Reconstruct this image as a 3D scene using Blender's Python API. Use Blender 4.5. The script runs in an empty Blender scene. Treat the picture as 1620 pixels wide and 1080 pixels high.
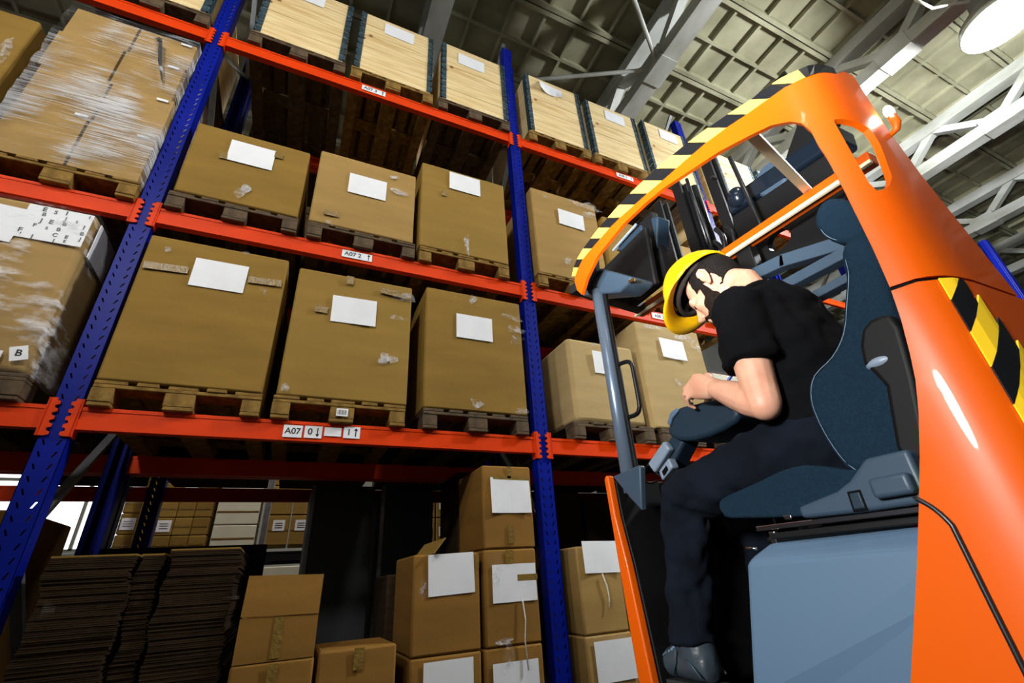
import bpy, bmesh, math, random
from mathutils import Vector, Matrix, Quaternion
from mathutils.geometry import delaunay_2d_cdt
random.seed(7)
S = bpy.context.scene
COL = S.collection

# ------------------------------------------------------------------ camera
CAM = Vector((1.1465, -2.9938, 1.0261))
R_ = ((0.91086237, -0.40835656, -0.05978855), (0.14037149, 0.44276675, -0.88558085), (0.38810513, 0.79824966, 0.46062119))
cd = bpy.data.cameras.new('camera'); cam = bpy.data.objects.new('camera', cd); COL.objects.link(cam)
cd.sensor_width = 36.0; cd.sensor_fit = 'HORIZONTAL'; cd.lens = 721.333 / 1620 * 36.0; cd.clip_start = 0.05; cd.clip_end = 200
cam.matrix_world = Matrix(((R_[0][0], -R_[1][0], -R_[2][0], CAM.x), (R_[0][1], -R_[1][1], -R_[2][1], CAM.y),
                           (R_[0][2], -R_[1][2], -R_[2][2], CAM.z), (0, 0, 0, 1)))
S.camera = cam

# ------------------------------------------------------------------ world, added fill light, exposure
w = bpy.data.worlds.new('world'); S.world = w; w.use_nodes = True
bg = w.node_tree.nodes['Background']; bg.inputs[0].default_value = (0.80, 0.90, 1.0, 1); bg.inputs[1].default_value = 0.02
def area(name, loc, target, sx, sy, power, col):
    l = bpy.data.lights.new(name, 'AREA'); l.shape = 'RECTANGLE'; l.size = sx; l.size_y = sy; l.energy = power; l.color = col
    o = bpy.data.objects.new(name, l); COL.objects.link(o); o.location = loc
    o.rotation_euler = (Vector(target) - Vector(loc)).to_track_quat('-Z', 'Y').to_euler()
    return o
area('rear_fill_light', (-3.2, -9.5, 4.2), (2.4, -1.0, 2.3), 5.0, 4.0, 30, (1.0, 0.97, 0.92))  # soft fill added behind the viewer; no opening stands there
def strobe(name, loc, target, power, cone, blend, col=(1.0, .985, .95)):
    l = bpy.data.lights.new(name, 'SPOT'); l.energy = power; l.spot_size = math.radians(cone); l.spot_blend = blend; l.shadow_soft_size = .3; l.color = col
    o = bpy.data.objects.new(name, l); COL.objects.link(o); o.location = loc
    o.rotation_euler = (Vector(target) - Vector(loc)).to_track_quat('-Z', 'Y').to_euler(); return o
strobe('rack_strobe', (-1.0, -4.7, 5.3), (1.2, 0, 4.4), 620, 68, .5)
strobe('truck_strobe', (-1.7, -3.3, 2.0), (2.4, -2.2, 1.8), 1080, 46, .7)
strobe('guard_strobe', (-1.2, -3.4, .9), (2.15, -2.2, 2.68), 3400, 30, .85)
S.view_settings.view_transform = 'Standard'; S.view_settings.look = 'None'
S.view_settings.gamma = 1.0; S.view_settings.use_curve_mapping = False
S.view_settings.exposure = 0.0

# ------------------------------------------------------------------ materials
def lin(c):
    return tuple(((v / 255) / 12.92 if v / 255 <= .04045 else ((v / 255 + .055) / 1.055) ** 2.4) for v in c) + (1,)
def newmat(name):
    m = bpy.data.materials.new(name); m.use_nodes = True
    nt = m.node_tree; return m, nt, nt.nodes['Principled BSDF']
def mat(name, c, rough=.6, metal=0, coat=0, var=0.0, scale=(3, 3, 3), c2=None, bump=0, bscale=40, spec=None, emit=None, es=0, detail=4):
    m, nt, b = newmat(name)
    b.inputs['Base Color'].default_value = lin(c); b.inputs['Roughness'].default_value = rough; b.inputs['Metallic'].default_value = metal
    b.inputs['Coat Weight'].default_value = coat; b.inputs['Coat Roughness'].default_value = .04
    if spec is not None: b.inputs['Specular IOR Level'].default_value = spec
    if emit: b.inputs['Emission Color'].default_value = lin(emit); b.inputs['Emission Strength'].default_value = es
    tc = None
    if var or c2 or bump:
        tc = nt.nodes.new('ShaderNodeTexCoord'); mp = nt.nodes.new('ShaderNodeMapping'); nt.links.new(tc.outputs['Object'], mp.inputs[0])
        mp.inputs['Scale'].default_value = scale
    if var or c2:
        n = nt.nodes.new('ShaderNodeTexNoise'); n.inputs['Scale'].default_value = 1; n.inputs['Detail'].default_value = detail
        nt.links.new(mp.outputs[0], n.inputs[0])
        r = nt.nodes.new('ShaderNodeValToRGB'); nt.links.new(n.outputs[0], r.inputs[0])
        r.color_ramp.elements[0].position = .35; r.color_ramp.elements[1].position = .68
        d = c2 if c2 else tuple(v * (1 - var) for v in c)
        r.color_ramp.elements[0].color = lin(d); r.color_ramp.elements[1].color = lin(c)
        nt.links.new(r.outputs[0], b.inputs['Base Color'])
    if bump:
        n2 = nt.nodes.new('ShaderNodeTexNoise'); n2.inputs['Scale'].default_value = bscale; n2.inputs['Detail'].default_value = 3
        nt.links.new(tc.outputs['Object'], n2.inputs[0])
        bp = nt.nodes.new('ShaderNodeBump'); bp.inputs['Strength'].default_value = bump; bp.inputs['Distance'].default_value = .02
        nt.links.new(n2.outputs[0], bp.inputs['Height']); nt.links.new(bp.outputs[0], b.inputs['Normal'])
    return m
def filmmat(name, lo, hi, sc):
    m, nt, b = newmat(name)
    b.inputs['Base Color'].default_value = lin((226, 228, 232)); b.inputs['Roughness'].default_value = .22
    tr = nt.nodes.new('ShaderNodeBsdfTransparent'); mx = nt.nodes.new('ShaderNodeMixShader')
    tc = nt.nodes.new('ShaderNodeTexCoord'); mp = nt.nodes.new('ShaderNodeMapping'); mp.inputs['Scale'].default_value = sc; mp.inputs['Rotation'].default_value = (0, .12, 0)
    nt.links.new(tc.outputs['Object'], mp.inputs[0])
    n = nt.nodes.new('ShaderNodeTexNoise'); n.inputs['Scale'].default_value = 1; n.inputs['Detail'].default_value = 6; n.inputs['Roughness'].default_value = .62
    nt.links.new(mp.outputs[0], n.inputs[0])
    n3 = nt.nodes.new('ShaderNodeTexNoise'); n3.inputs['Scale'].default_value = 2.6; n3.inputs['Detail'].default_value = 2; nt.links.new(tc.outputs['Object'], n3.inputs[0])
    ad = nt.nodes.new('ShaderNodeMath'); ad.operation = 'MULTIPLY'; nt.links.new(n.outputs[0], ad.inputs[0]); nt.links.new(n3.outputs[0], ad.inputs[1])
    r = nt.nodes.new('ShaderNodeMapRange'); r.inputs[1].default_value = lo; r.inputs[2].default_value = hi; r.inputs[3].default_value = .02; r.inputs[4].default_value = .8
    nt.links.new(ad.outputs[0], r.inputs[0])
    bp = nt.nodes.new('ShaderNodeBump'); bp.inputs['Strength'].default_value = .7; bp.inputs['Distance'].default_value = .02
    nt.links.new(n.outputs[0], bp.inputs['Height']); nt.links.new(bp.outputs[0], b.inputs['Normal'])
    nt.links.new(r.outputs[0], mx.inputs[0]); nt.links.new(tr.outputs[0], mx.inputs[1]); nt.links.new(b.outputs[0], mx.inputs[2])
    nt.links.new(mx.outputs[0], nt.nodes['Material Output'].inputs[0])
    return m
M = {}
M['card'] = mat('cardboard', (152, 121, 58), .8, var=.07, scale=(1.5, 1.5, 9), bump=.06, bscale=30, spec=.15)
M['card2'] = mat('cardboard_pale', (170, 137, 80), .8, var=.08, scale=(1.5, 1.5, 9), bump=.06, bscale=30, spec=.15)
M['card3'] = mat('cardboard_ochre', (147, 115, 52), .8, var=.1, scale=(1.5, 1.5, 7), bump=.06, bscale=30, spec=.15)
M['carddark'] = mat('cardboard_dark', (62, 47, 32), .85, var=.25, scale=(4, 4, 30), bump=.1, spec=.1)  # darker brown, for flattened sheets and deep boxes
M['paper'] = mat('paper', (236, 238, 242), .6, var=.03, scale=(6, 6, 6))
M['ink'] = mat('ink', (12, 12, 16), .6)
M['inkgrey'] = mat('printed_grey', (62, 74, 70), .6)
M['tape'] = mat('packing_tape', (138, 110, 50), .3, var=.12, scale=(20, 20, 20), bump=.3, bscale=60)
M['tapeglint'] = mat('clear_tape', (228, 222, 208), .15, bump=.5, bscale=80)
M['scrap'] = filmmat('film_scrap', .18, .45, (30, 30, 30))
M['film'] = filmmat('stretch_film', .22, .35, (3.2, 3.2, 95))
M['film2'] = filmmat('stretch_film_loose', .27, .44, (6, 6, 18))
M['pwood'] = mat('pallet_wood', (150, 118, 62), .8, c2=(104, 80, 40), spec=.1, scale=(14, 14, 14), bump=.15)
M['pwooddark'] = mat('pallet_wood_weathered', (96, 76, 50), .85, c2=(62, 48, 32), scale=(14, 14, 14), bump=.15)
def pine():
    m, nt, b = newmat('pine_board'); b.inputs['Roughness'].default_value = .7
    tc = nt.nodes.new('ShaderNodeTexCoord'); mp = nt.nodes.new('ShaderNodeMapping'); mp.inputs['Scale'].default_value = (1.6, 1.6, 22); nt.links.new(tc.outputs['Object'], mp.inputs[0])
    n = nt.nodes.new('ShaderNodeTexNoise'); n.inputs['Scale'].default_value = 1; n.inputs['Detail'].default_value = 5; n.inputs['Distortion'].default_value = .6; nt.links.new(mp.outputs[0], n.inputs[0])
    r = nt.nodes.new('ShaderNodeValToRGB'); r.color_ramp.elements[0].position = .3; r.color_ramp.elements[1].position = .62
    r.color_ramp.elements[0].color = lin((206, 172, 112)); r.color_ramp.elements[1].color = lin((232, 210, 160)); nt.links.new(n.outputs[0], r.inputs[0])
    v = nt.nodes.new('ShaderNodeTexVoronoi'); v.inputs['Scale'].default_value = 3.3; nt.links.new(tc.outputs['Object'], v.inputs[0])
    k = nt.nodes.new('ShaderNodeMapRange'); k.inputs[1].default_value = .05; k.inputs[2].default_value = .09; k.inputs[3].default_value = 1; k.inputs[4].default_value = 0; nt.links.new(v.outputs['Distance'], k.inputs[0])
    mx = nt.nodes.new('ShaderNodeMix'); mx.data_type = 'RGBA'; nt.links.new(k.outputs[0], mx.inputs[0]); nt.links.new(r.outputs[0], mx.inputs[6]); mx.inputs[7].default_value = lin((140, 92, 46))
    nt.links.new(mx.outputs[2], b.inputs['Base Color']); return m
M['pine'] = pine()
M['hinge'] = mat('teal_steel_strip', (66, 92, 104), .5, metal=.3, var=.35, scale=(8, 8, 30))
M['blue'] = mat('blue_rack_paint', (6, 26, 142), .42, var=.15, scale=(5, 5, 2), spec=.12)
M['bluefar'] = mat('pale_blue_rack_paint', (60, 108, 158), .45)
M['orange'] = mat('orange_beam_paint', (228, 64, 8), .5, var=.06, scale=(3, 6, 6), spec=.12)
M['galv'] = mat('galvanised_steel', (138, 142, 144), .45, metal=.6, var=.2, scale=(6, 6, 6))
M['tyellow'] = mat('truck_stripe_yellow', (250, 208, 40), .4)
M['tcream'] = mat('guard_stripe_pale_yellow', (226, 184, 76), .4)
M['tblack'] = mat('truck_stripe_black', (14, 16, 20), .4)
M['truck'] = mat('truck_orange_paint', (200, 80, 0), .42, coat=.14, spec=.3)
M['shell_in'] = mat('truck_inner_black', (7, 7, 9), .6, spec=.25)
M['plas'] = mat('slate_grey_plastic', (76, 100, 124), .5, bump=.05, bscale=300)
M['plasd'] = mat('dark_slate_plastic', (26, 42, 56), .5, spec=.3, bump=.05, bscale=200)
M['plasl'] = mat('light_slate_plastic', (118, 132, 150), .4)
M['plasm'] = mat('mid_slate_plastic', (50, 66, 82), .45, spec=.35, bump=.04, bscale=200)
M['gloss'] = mat('glossy_dark_steel', (16, 24, 34), .18, spec=.6)
M['postm'] = mat('slate_metal_tube', (104, 120, 140), .3, metal=.45)
M['card5'] = mat('cardboard_brown', (146, 106, 48), .8, var=.1, scale=(1.5, 1.5, 7), bump=.06, bscale=30, spec=.15)
M['card4'] = mat('cardboard_light', (188, 162, 112), .8, var=.08, scale=(1.5, 1.5, 9), bump=.06, bscale=30, spec=.15)
M['black'] = mat('black_steel', (10, 11, 13), .45, spec=.35)
M['matblack'] = mat('matt_black', (5, 5, 6), .8, spec=.1)
M['fabric'] = mat('grey_seat_fabric', (20, 40, 56), .95, var=.2, scale=(220, 220, 220), bump=.2, bscale=400, spec=.1)
M['stitch'] = mat('pale_stitching', (92, 114, 134), .8)
M['chrome'] = mat('bright_steel', (200, 204, 208), .2, metal=1)
M['cream'] = mat('cream_bar_and_lit_edge', (240, 226, 188), .5)  # roof bar paint; also the painted light on two guard edges
M['hose'] = mat('rubber_hose', (20, 22, 26), .35)
M['skin'] = mat('skin', (214, 164, 138), .5, c2=(204, 146, 120), scale=(18, 18, 18), bump=.03, bscale=120)
M['hair'] = mat('dark_brown_hair', (20, 14, 12), .7, c2=(9, 6, 5), spec=.2, scale=(90, 90, 160), bump=.5, bscale=160)
M['beard'] = mat('dark_beard', (40, 27, 22), .8, c2=(14, 9, 8), spec=.15, scale=(130, 130, 130), bump=.5, bscale=220)
M['tee'] = mat('black_cotton', (9, 10, 13), .95, bump=.5, bscale=9, spec=.08)
M['denim'] = mat('dark_navy_denim', (15, 21, 32), .95, var=.3, scale=(9, 9, 9), bump=.35, bscale=12, spec=.1)
M['boot'] = mat('black_boot_leather', (50, 60, 68), .32, bump=.1, bscale=40)
M['sole'] = mat('boot_rubber', (26, 28, 30), .6)
M['hat'] = mat('yellow_helmet_plastic', (250, 190, 10), .3, coat=.3)
M['hatin'] = mat('helmet_lining', (30, 22, 16), .8)
M['pen'] = mat('blue_pen', (40, 48, 150), .3)
M['conc'] = mat('concrete_slab', (172, 169, 140), .9, c2=(122, 119, 92), scale=(.9, .9, .9), bump=.15, bscale=14, detail=8)
M['concw'] = mat('whitewashed_steel', (196, 198, 192), .7, c2=(150, 150, 138), scale=(2, 1, 2), detail=6)
M['floor'] = mat('concrete_floor', (60, 58, 56), .5, c2=(46, 45, 44), scale=(.7, .7, .7), detail=6)
M['wall'] = mat('painted_wall', (168, 168, 160), .85, var=.12, scale=(.5, .5, .5))
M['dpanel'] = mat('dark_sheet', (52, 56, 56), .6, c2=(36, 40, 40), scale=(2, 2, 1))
M['whitebox'] = mat('white_carton', (222, 220, 196), .7, var=.05)
M['lamp'] = mat('lamp_glass', (255, 255, 255), .3, emit=(255, 250, 238), es=45)
M['lampmetal'] = mat('lamp_aluminium', (205, 205, 205), .3, metal=.8)
M['sky'] = mat('daylit_pane', (255, 255, 255), .3, emit=(246, 250, 255), es=3.0)
M['cable'] = mat('white_cable', (225, 225, 215), .6)

# ------------------------------------------------------------------ mesh helpers
class MB:
    def __init__(s): s.v = []; s.f = []; s.m = []
    def add(s, vs, fs, m=0):
        o = len(s.v); s.v += [Vector(p) for p in vs]; s.f += [tuple(i + o for i in q) for q in fs]; s.m += [m] * len(fs); return s
    def box(s, x0, x1, y0, y1, z0, z1, m=0):
        return s.add([(x0, y0, z0), (x1, y0, z0), (x1, y1, z0), (x0, y1, z0), (x0, y0, z1), (x1, y0, z1), (x1, y1, z1), (x0, y1, z1)],
                     [(0, 3, 2, 1), (4, 5, 6, 7), (0, 1, 5, 4), (1, 2, 6, 5), (2, 3, 7, 6), (3, 0, 4, 7)], m)
    def bar(s, p, q, w, h, up=(0, 0, 1), m=0):
        p, q = Vector(p), Vector(q); d = (q - p).normalized(); up = Vector(up)
        if abs(d.dot(up)) > .98: up = Vector((1, 0, 0))
        a = d.cross(up).normalized() * (w / 2); b = a.cross(d).normalized() * (h / 2)
        vs = [p - a - b, p + a - b, p + a + b, p - a + b, q - a - b, q + a - b, q + a + b, q - a + b]
        return s.add(vs, [(0, 1, 2, 3), (7, 6, 5, 4), (0, 4, 5, 1), (1, 5, 6, 2), (2, 6, 7, 3), (3, 7, 4, 0)], m)
    def tube(s, pts, r, n=10, m=0, up=None, caps=True, flat=1.0):
        pts = [Vector(p) for p in pts]; k = len(pts); rs = r if isinstance(r, (list, tuple)) else [r] * k
        vs = []; fs = []; prev = None
        for i, p in enumerate(pts):
            t = (pts[min(i + 1, k - 1)] - pts[max(i - 1, 0)])
            t = t.normalized() if t.length > 1e-9 else Vector((0, 0, 1))
            if prev is None:
                a = t.cross(Vector(up) if up else (Vector((0, 0, 1)) if abs(t.z) < .9 else Vector((1, 0, 0)))).normalized()
            else: a = (prev - t * prev.dot(t)).normalized()
            prev = a; b = t.cross(a)
            ri = rs[i]; ra, rb = ri if isinstance(ri, (list, tuple)) else (ri, ri * flat)
            for j in range(n):
                th = 2 * math.pi * j / n; vs.append(p + a * math.cos(th) * ra + b * math.sin(th) * rb)
        for i in range(k - 1):
            for j in range(n):
                fs.append((i * n + j, i * n + (j + 1) % n, (i + 1) * n + (j + 1) % n, (i + 1) * n + j))
        if caps: fs.append(tuple(range(n - 1, -1, -1))); fs.append(tuple((k - 1) * n + j for j in range(n)))
        return s.add(vs, fs, m)
    def prismx(s, poly, x0, x1, m=0, dy=0, dz=0):
        n = len(poly); vs = [(x0, y, z) for y, z in poly] + [(x1, y + dy, z + dz) for y, z in poly]
        fs = [tuple(range(n)), tuple(range(2 * n - 1, n - 1, -1))] + [(i, i + n, (i + 1) % n + n, (i + 1) % n) for i in range(n)]
        return s.add(vs, fs, m)
    def prismy(s, poly, y0, y1, m=0):
        n = len(poly); vs = [(x, y0, z) for x, z in poly] + [(x, y1, z) for x, z in poly]
        fs = [tuple(range(n - 1, -1, -1)), tuple(range(n, 2 * n))] + [(i, (i + 1) % n, (i + 1) % n + n, i + n) for i in range(n)]
        return s.add(vs, fs, m)
    def ell(s, c, r, rot=None, nu=20, nv=14, m=0):
        c = Vector(c); rot = rot or Matrix.Identity(3); vs = []; fs = []
        for i in range(nv + 1):
            ph = math.pi * i / nv
            for j in range(nu):
                th = 2 * math.pi * j / nu
                vs.append(c + rot @ Vector((r[0] * math.sin(ph) * math.cos(th), r[1] * math.sin(ph) * math.sin(th), r[2] * math.cos(ph))))
        for i in range(nv):
            for j in range(nu): fs.append((i * nu + j, (i + 1) * nu + j, (i + 1) * nu + (j + 1) % nu, i * nu + (j + 1) % nu))
        return s.add(vs, fs, m)
    def lathe(s, c, prof, n=28, axis=None, m=0):
        c = Vector(c); q = axis or Matrix.Identity(3); vs = []; fs = []; k = len(prof)
        for r, z in prof:
            for j in range(n):
                th = 2 * math.pi * j / n; vs.append(c + q @ Vector((r * math.cos(th), r * math.sin(th), z)))
        for i in range(k - 1):
            for j in range(n): fs.append((i * n + j, i * n + (j + 1) % n, (i + 1) * n + (j + 1) % n, (i + 1) * n + j))
        return s.add(vs, fs, m)
    def mesh(s, name, mats, off=(0, 0, 0), smooth=False, fixn=True):
        me = bpy.data.meshes.new(name); off = Vector(off)
        me.from_pydata([tuple(p - off) for p in s.v], [], s.f)
        for mm in (mats if isinstance(mats, (list, tuple)) else [mats]): me.materials.append(M[mm])
        me.polygons.foreach_set('material_index', s.m)
        if fixn:
            b = bmesh.new(); b.from_mesh(me); bmesh.ops.remove_doubles(b, verts=b.verts, dist=1e-5) if smooth else None
            bmesh.ops.recalc_face_normals(b, faces=b.faces); b.to_mesh(me); b.free()
        if smooth: me.polygons.foreach_set('use_smooth', [True] * len(me.polygons))
        me.update(); return me
    def build(s, name, mats, parent=None, bevel=0, smooth=False, seg=2, fixn=True):
        if parent is not None: off = parent['_o'] if '_o' in parent else (0, 0, 0)
        else:
            xs = [p.x for p in s.v]; ys = [p.y for p in s.v]; zs = [p.z for p in s.v]
            off = ((min(xs) + max(xs)) / 2, (min(ys) + max(ys)) / 2, min(zs))
        off = Vector(off)
        o = bpy.data.objects.new(name, s.mesh(name, mats, off, smooth, fixn)); COL.objects.link(o)
        if parent is not None: o.parent = parent; o['_o'] = tuple(off)
        else: o.location = off; o['_o'] = tuple(off)
        if bevel:
            b = o.modifiers.new('bevel', 'BEVEL'); b.width = bevel; b.segments = seg; b.limit_method = 'ANGLE'; b.angle_limit = .6
            if smooth: b.harden_normals = False
        return o
def tag(o, label, cat, group=None):
    o['label'] = label; o['category'] = cat
    if group: o['group'] = group
    return o
def thing(name, loc, label, cat, group=None):
    o = bpy.data.objects.new(name, None); o.empty_display_size = .05; COL.objects.link(o); o.location = loc; o['_o'] = tuple(loc)
    return tag(o, label, cat, group)
def struct(o): o['kind'] = 'structure'; return o
def inst(name, me, loc, parent, rot=None):
    o = bpy.data.objects.new(name, me); COL.objects.link(o); o.location = loc; o.parent = parent
    if rot: o.rotation_euler = rot
    return o
TXT = {}
def text_geo(txt, size):
    k = (txt, size)
    if k not in TXT:
        cu = bpy.data.curves.new('lettering', 'FONT'); cu.body = txt; cu.size = size; cu.align_x = 'CENTER'; cu.align_y = 'CENTER'; cu.offset = size * .018
        o = bpy.data.objects.new('lettering', cu); COL.objects.link(o); bpy.context.view_layer.update()
        me = bpy.data.meshes.new_from_object(o.evaluated_get(bpy.context.evaluated_depsgraph_get()))
        TXT[k] = ([v.co.copy() for v in me.vertices], [tuple(p.vertices) for p in me.polygons])
        bpy.data.objects.remove(o); bpy.data.curves.remove(cu); bpy.data.meshes.remove(me)
    return TXT[k]
def put_text(mb, txt, size, x, y, z, m):          # lettering lying in the plane y, reading along +x
    vs, fs = text_geo(txt, size); mb.add([(x + v.x, y, z + v.y) for v in vs], fs, m)

# ------------------------------------------------------------------ the setting
fl = struct(MB().box(-14, 28, -14, 9.2, -.2, 0).build('floor', 'floor'))
ZC = 9.6; SX, SY = 3.65, 1.33
ceil = struct(MB().box(-14, 28, -14, 9.2, ZC + .05, ZC + .25).build('ceiling', 'conc'))
sl = MB(); h = .13
sl.box(.012, SX - .012, .012, SY - .012, ZC, ZC + .05)
for y0, y1, hh in ((.012, .075, h), (SY - .075, SY - .012, h), (SY / 2 - .025, SY / 2 + .025, .09)): sl.box(.012, SX - .012, y0, y1, ZC - hh, ZC)
nr = 6
for i in range(nr + 1):
    xx = .045 + (SX - .09) * i / nr
    sl.box(xx - .026, xx + .026, .075, SY - .075, ZC - (.11 if i in (0, nr) else .085), ZC)
slab = sl.mesh('ceiling_slab', 'conc', (0, 0, ZC))
co = Vector(ceil['_o'])
for i in range(-3, 6):
    for j in range(-5, 7):
        x, y = 2.1 + i * SX, -.9 + j * SY
        if x > 24 or x < -6: continue
        inst('ceiling_slab', slab, Vector((x, y, ZC)) - co, ceil)
wb = struct(MB().box(-14, 28, 9.2, 9.4, 0, ZC).build('wall_back', 'wall'))
we = struct(MB().box(28, 28.2, -14, 9.2, 0, ZC).build('wall_right', 'wall'))
# daylight window in the far wall, left
wn = struct(MB().box(-4.6, -1.55, 9.17, 9.2, 2.0, 4.6).build('window_1', 'sky'))
wf = MB()
for x in (-4.6, -3.6, -2.6, -1.55): wf.box(x - .03, x + .03, 9.12, 9.17, 2.0, 4.6)
for z in (2.0, 3.3, 4.6): wf.box(-4.6, -1.55, 9.12, 9.17, z - .03, z + .03)
wf.build('window_frame', 'wall', wn)

# roof trusses across the hall
TL = ['whitewashed roof truss nearest above the blue rack, gusset with thin brace rods', 'whitewashed roof truss right behind the forklift roof stripe and the hanging lamp',
      'whitewashed roof truss beyond the hanging lamp, third from the rack end', 'far whitewashed roof truss right of the forklift pillar', 'farthest dim roof truss at the right edge', 'dark roof truss at the top edge above the middle pine crates']
for k, tx in enumerate((5.75, 9.45, 13.0, 16.7, 20.35, 2.1)):
    t = thing('roof_truss', (tx, -2.5, 8.4), TL[k], 'truss', 'roof trusses')
    MB().box(tx - .15, tx + .15, -12, 7, 8.42, 8.66).build('bottom_chord', 'concw', t)
    MB().box(tx - .14, tx + .14, -12, 7, 9.22, 9.46).build('top_chord', 'concw', t)
    for q in range(9):
        y = -8.6 + q * 1.74
        MB().bar((tx, y, 8.6), (tx, y + .87, 9.3), .16, .14).build('web_member', 'concw', t)
        MB().bar((tx, y + .87, 9.3), (tx, y + 1.74, 8.6), .16, .14).build('web_member', 'concw', t)
        g = MB(); g.box(tx - .17, tx + .17, y - .24, y + .24, 8.40, 8.74); g.build('gusset_plate', 'concw', t)
    if k == 0:
        MB().tube([(tx, .1, 8.5), (3.7, 1.15, 8.5)], .032).build('brace_rod', 'concw', t)
        MB().tube([(tx, .1, 8.5), (4.45, -.75, 8.5)], .032).build('brace_rod', 'concw', t)
# high bay lamps above the aisle
def lamp(x, y, z, label, power=420, kind='SPOT', col=(1.0, .955, .87)):
    t = thing('high_bay_lamp', (x, y, z), label, 'lamp', 'high bay lamps')
    MB().lathe((x, y, z), [(.06, .62), (.14, .6), (.16, .42), (.22, .36), (.40, .16), (.44, .02), (.43, .0), (.38, .16), (.2, .34), (.0, .36)]).build('reflector', 'lampmetal', t, smooth=True)
    MB().ell((x, y, z + .04), (.33, .33, .26)).build('bulb', 'lamp', t, smooth=True)
    MB().tube([(x, y, z + .6), (x, y, 8.45 if abs(x - 9.35) < .1 else ZC + .05)], .02).build('hanging_rod', 'lampmetal', t)
    l = bpy.data.lights.new('lamp_light', kind); l.energy = power; l.shadow_soft_size = .3; l.color = col
    if kind == 'SPOT': l.spot_size = math.radians(168); l.spot_blend = .35
    o = bpy.data.objects.new('lamp_light', l); COL.objects.link(o); o.parent = t; o.location = (0, 0, -.3)
    return t
lamp(9.35, -2.66, 7.6, 'glowing high bay lamp hanging at the top right corner', 2600, 'POINT', (.93, .97, 1.0))
lamp(2.4, -4.6, 7.6, 'high bay lamp over the aisle above the forklift', 280)
lamp(-4.2, -4.6, 7.6, 'high bay lamp over the aisle behind the viewer', 350)
lamp(.6, 3.75, 6.8, 'high bay lamp over the next aisle behind the rack', 600)
cb = MB().tube([(8.3, -2.35, 8.4), (8.35, -2.3, 8.1), (8.55, -2.35, 7.95), (8.9, -2.5, 8.05), (9.25, -2.6, 8.2), (9.35, -2.66, 8.3)], .018)
tag(cb.build('lamp_cable', 'cable', smooth=True), 'white power cable looping beside the glowing lamp', 'cable')

# ------------------------------------------------------------------ pallet rack
LV = [1.9, 3.29, 5.267]; BAY = 2.8; UX = [BAY * i for i in range(-1, 6)]; HT = 6.96; BH = .06
def upright_mesh():
    b = MB(); w = .06; zs = 0.0
    n = int(HT / .06)
    for i in range(n):
        z0, z1, z2, z3 = i * .06, i * .06 + .016, i * .06 + .044, (i + 1) * .06
        def xs(sl):  # slanted slots in pairs
            return [-w, -.036 + sl, -.028 + sl, .028 - sl, .036 - sl, w]
        a, c = xs(.008), xs(-.004)
        for (p, q, za, zb) in ((a, a, z0, z1), (a, c, z1, z2), (c, c, z2, z3 if i < n - 1 else HT)):
            for j in range(5):
                if (za == z1) and j in (1, 3): continue
                b.add([(p[j], 0, za), (p[j + 1], 0, za), (q[j + 1], 0, zb), (q[j], 0, zb)], [(0, 1, 2, 3)])
    b.box(-w, -w + .003, 0, .09, 0, HT); b.box(w - .003, w, 0, .09, 0, HT)
    b.box(-w, -w + .03, .087, .09, 0, HT); b.box(w - .03, w, .087, .09, 0, HT)
    b.box(-w - .02, w + .02, -.01, .11, 0, .008)
    return b.mesh('upright', 'blue', fixn=False)
UM = upright_mesh()
def beam_mesh():
    L = BAY - .12; b = MB(); b.box(0, L, 0, .05, -BH, BH)
    b.box(0, L, -.004, 0, BH - .02, BH); return b.mesh('beam', 'orange')
BM = beam_mesh()
def connector_mesh():   # toothed end plate hooked over the upright, left end of a beam (plate lies at x<0)
    pts = [(.012, -.10), (.012, .10), (-.022, .10)]
    z = .10
    for i in range(5):
        pts += [(-.022, z), (-.022, z - .012), (-.038, z - .018), (-.038, z - .034)]; z -= .04
    pts += [(-.022, -.10)]
    q = []
    for p in pts:
        if not q or (abs(p[0] - q[-1][0]) + abs(p[1] - q[-1][1])) > 1e-6: q.append(p)
    b = MB(); b.prismy(q, -.009, .0); b.box(0, .008, -.009, .06, -.10, .10); return b.mesh('connector_plate', 'orange')
CM = connector_mesh()
def connector_r():
    me = CM.copy()
    for v in me.vertices: v.co.x = -v.co.x
    me.flip_normals(); return me
CMR = connector_r()
def make_rack(x_list, y0, y1, levels, label, loc, top=HT, name='pallet_rack', umesh=UM, braces=True, detail=True, bmesh_=None):
    t = thing(name, loc, label, 'rack'); L = Vector(loc)
    for x in x_list:
        inst('upright', umesh, Vector((x, y0, 0)) - L, t)
        inst('upright', umesh, Vector((x, y1, 0)) - L, t, (0, 0, math.pi))
        if braces:
            z = .35; s = 0
            while z < 6.3:
                a, c = (y0 + .07, y1 - .07) if s else (y1 - .07, y0 + .07)
                MB().bar((x, a, z), (x, c, z + .95), .03, .045, (1, 0, 0)).build('diagonal_brace', 'galv', t); s = 1 - s; z += .98
    out = {}
    for bi in range(len(x_list) - 1):
        for li, z in enumerate(levels):
            for side, yy in enumerate((y0, y1)):
                x = x_list[bi] + .06
                b = inst('beam', bmesh_ or BM, Vector((x, yy - .006 if side == 0 else yy - .044, z)) - L, t)
                b['_o'] = (x, yy, z); out[(bi, li, side)] = b
                if side == 0 and detail:
                    inst('connector_plate', CM, (0, 0, 0), b); inst('connector_plate', CMR, (BAY - .12, 0, 0), b)
    return t, out
RACK, BE = make_rack(UX, 0, 1.1, LV, 'blue and orange pallet rack with three shelf levels along the aisle', (5.6, .55, 0))
eg = MB(); eg.box(14.08, 14.24, -.26, -.12, 0, HT); eg.box(14.05, 14.08, -.24, -.14, 0, HT); eg.build('end_guard', 'blue', RACK, bevel=.02)
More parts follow.
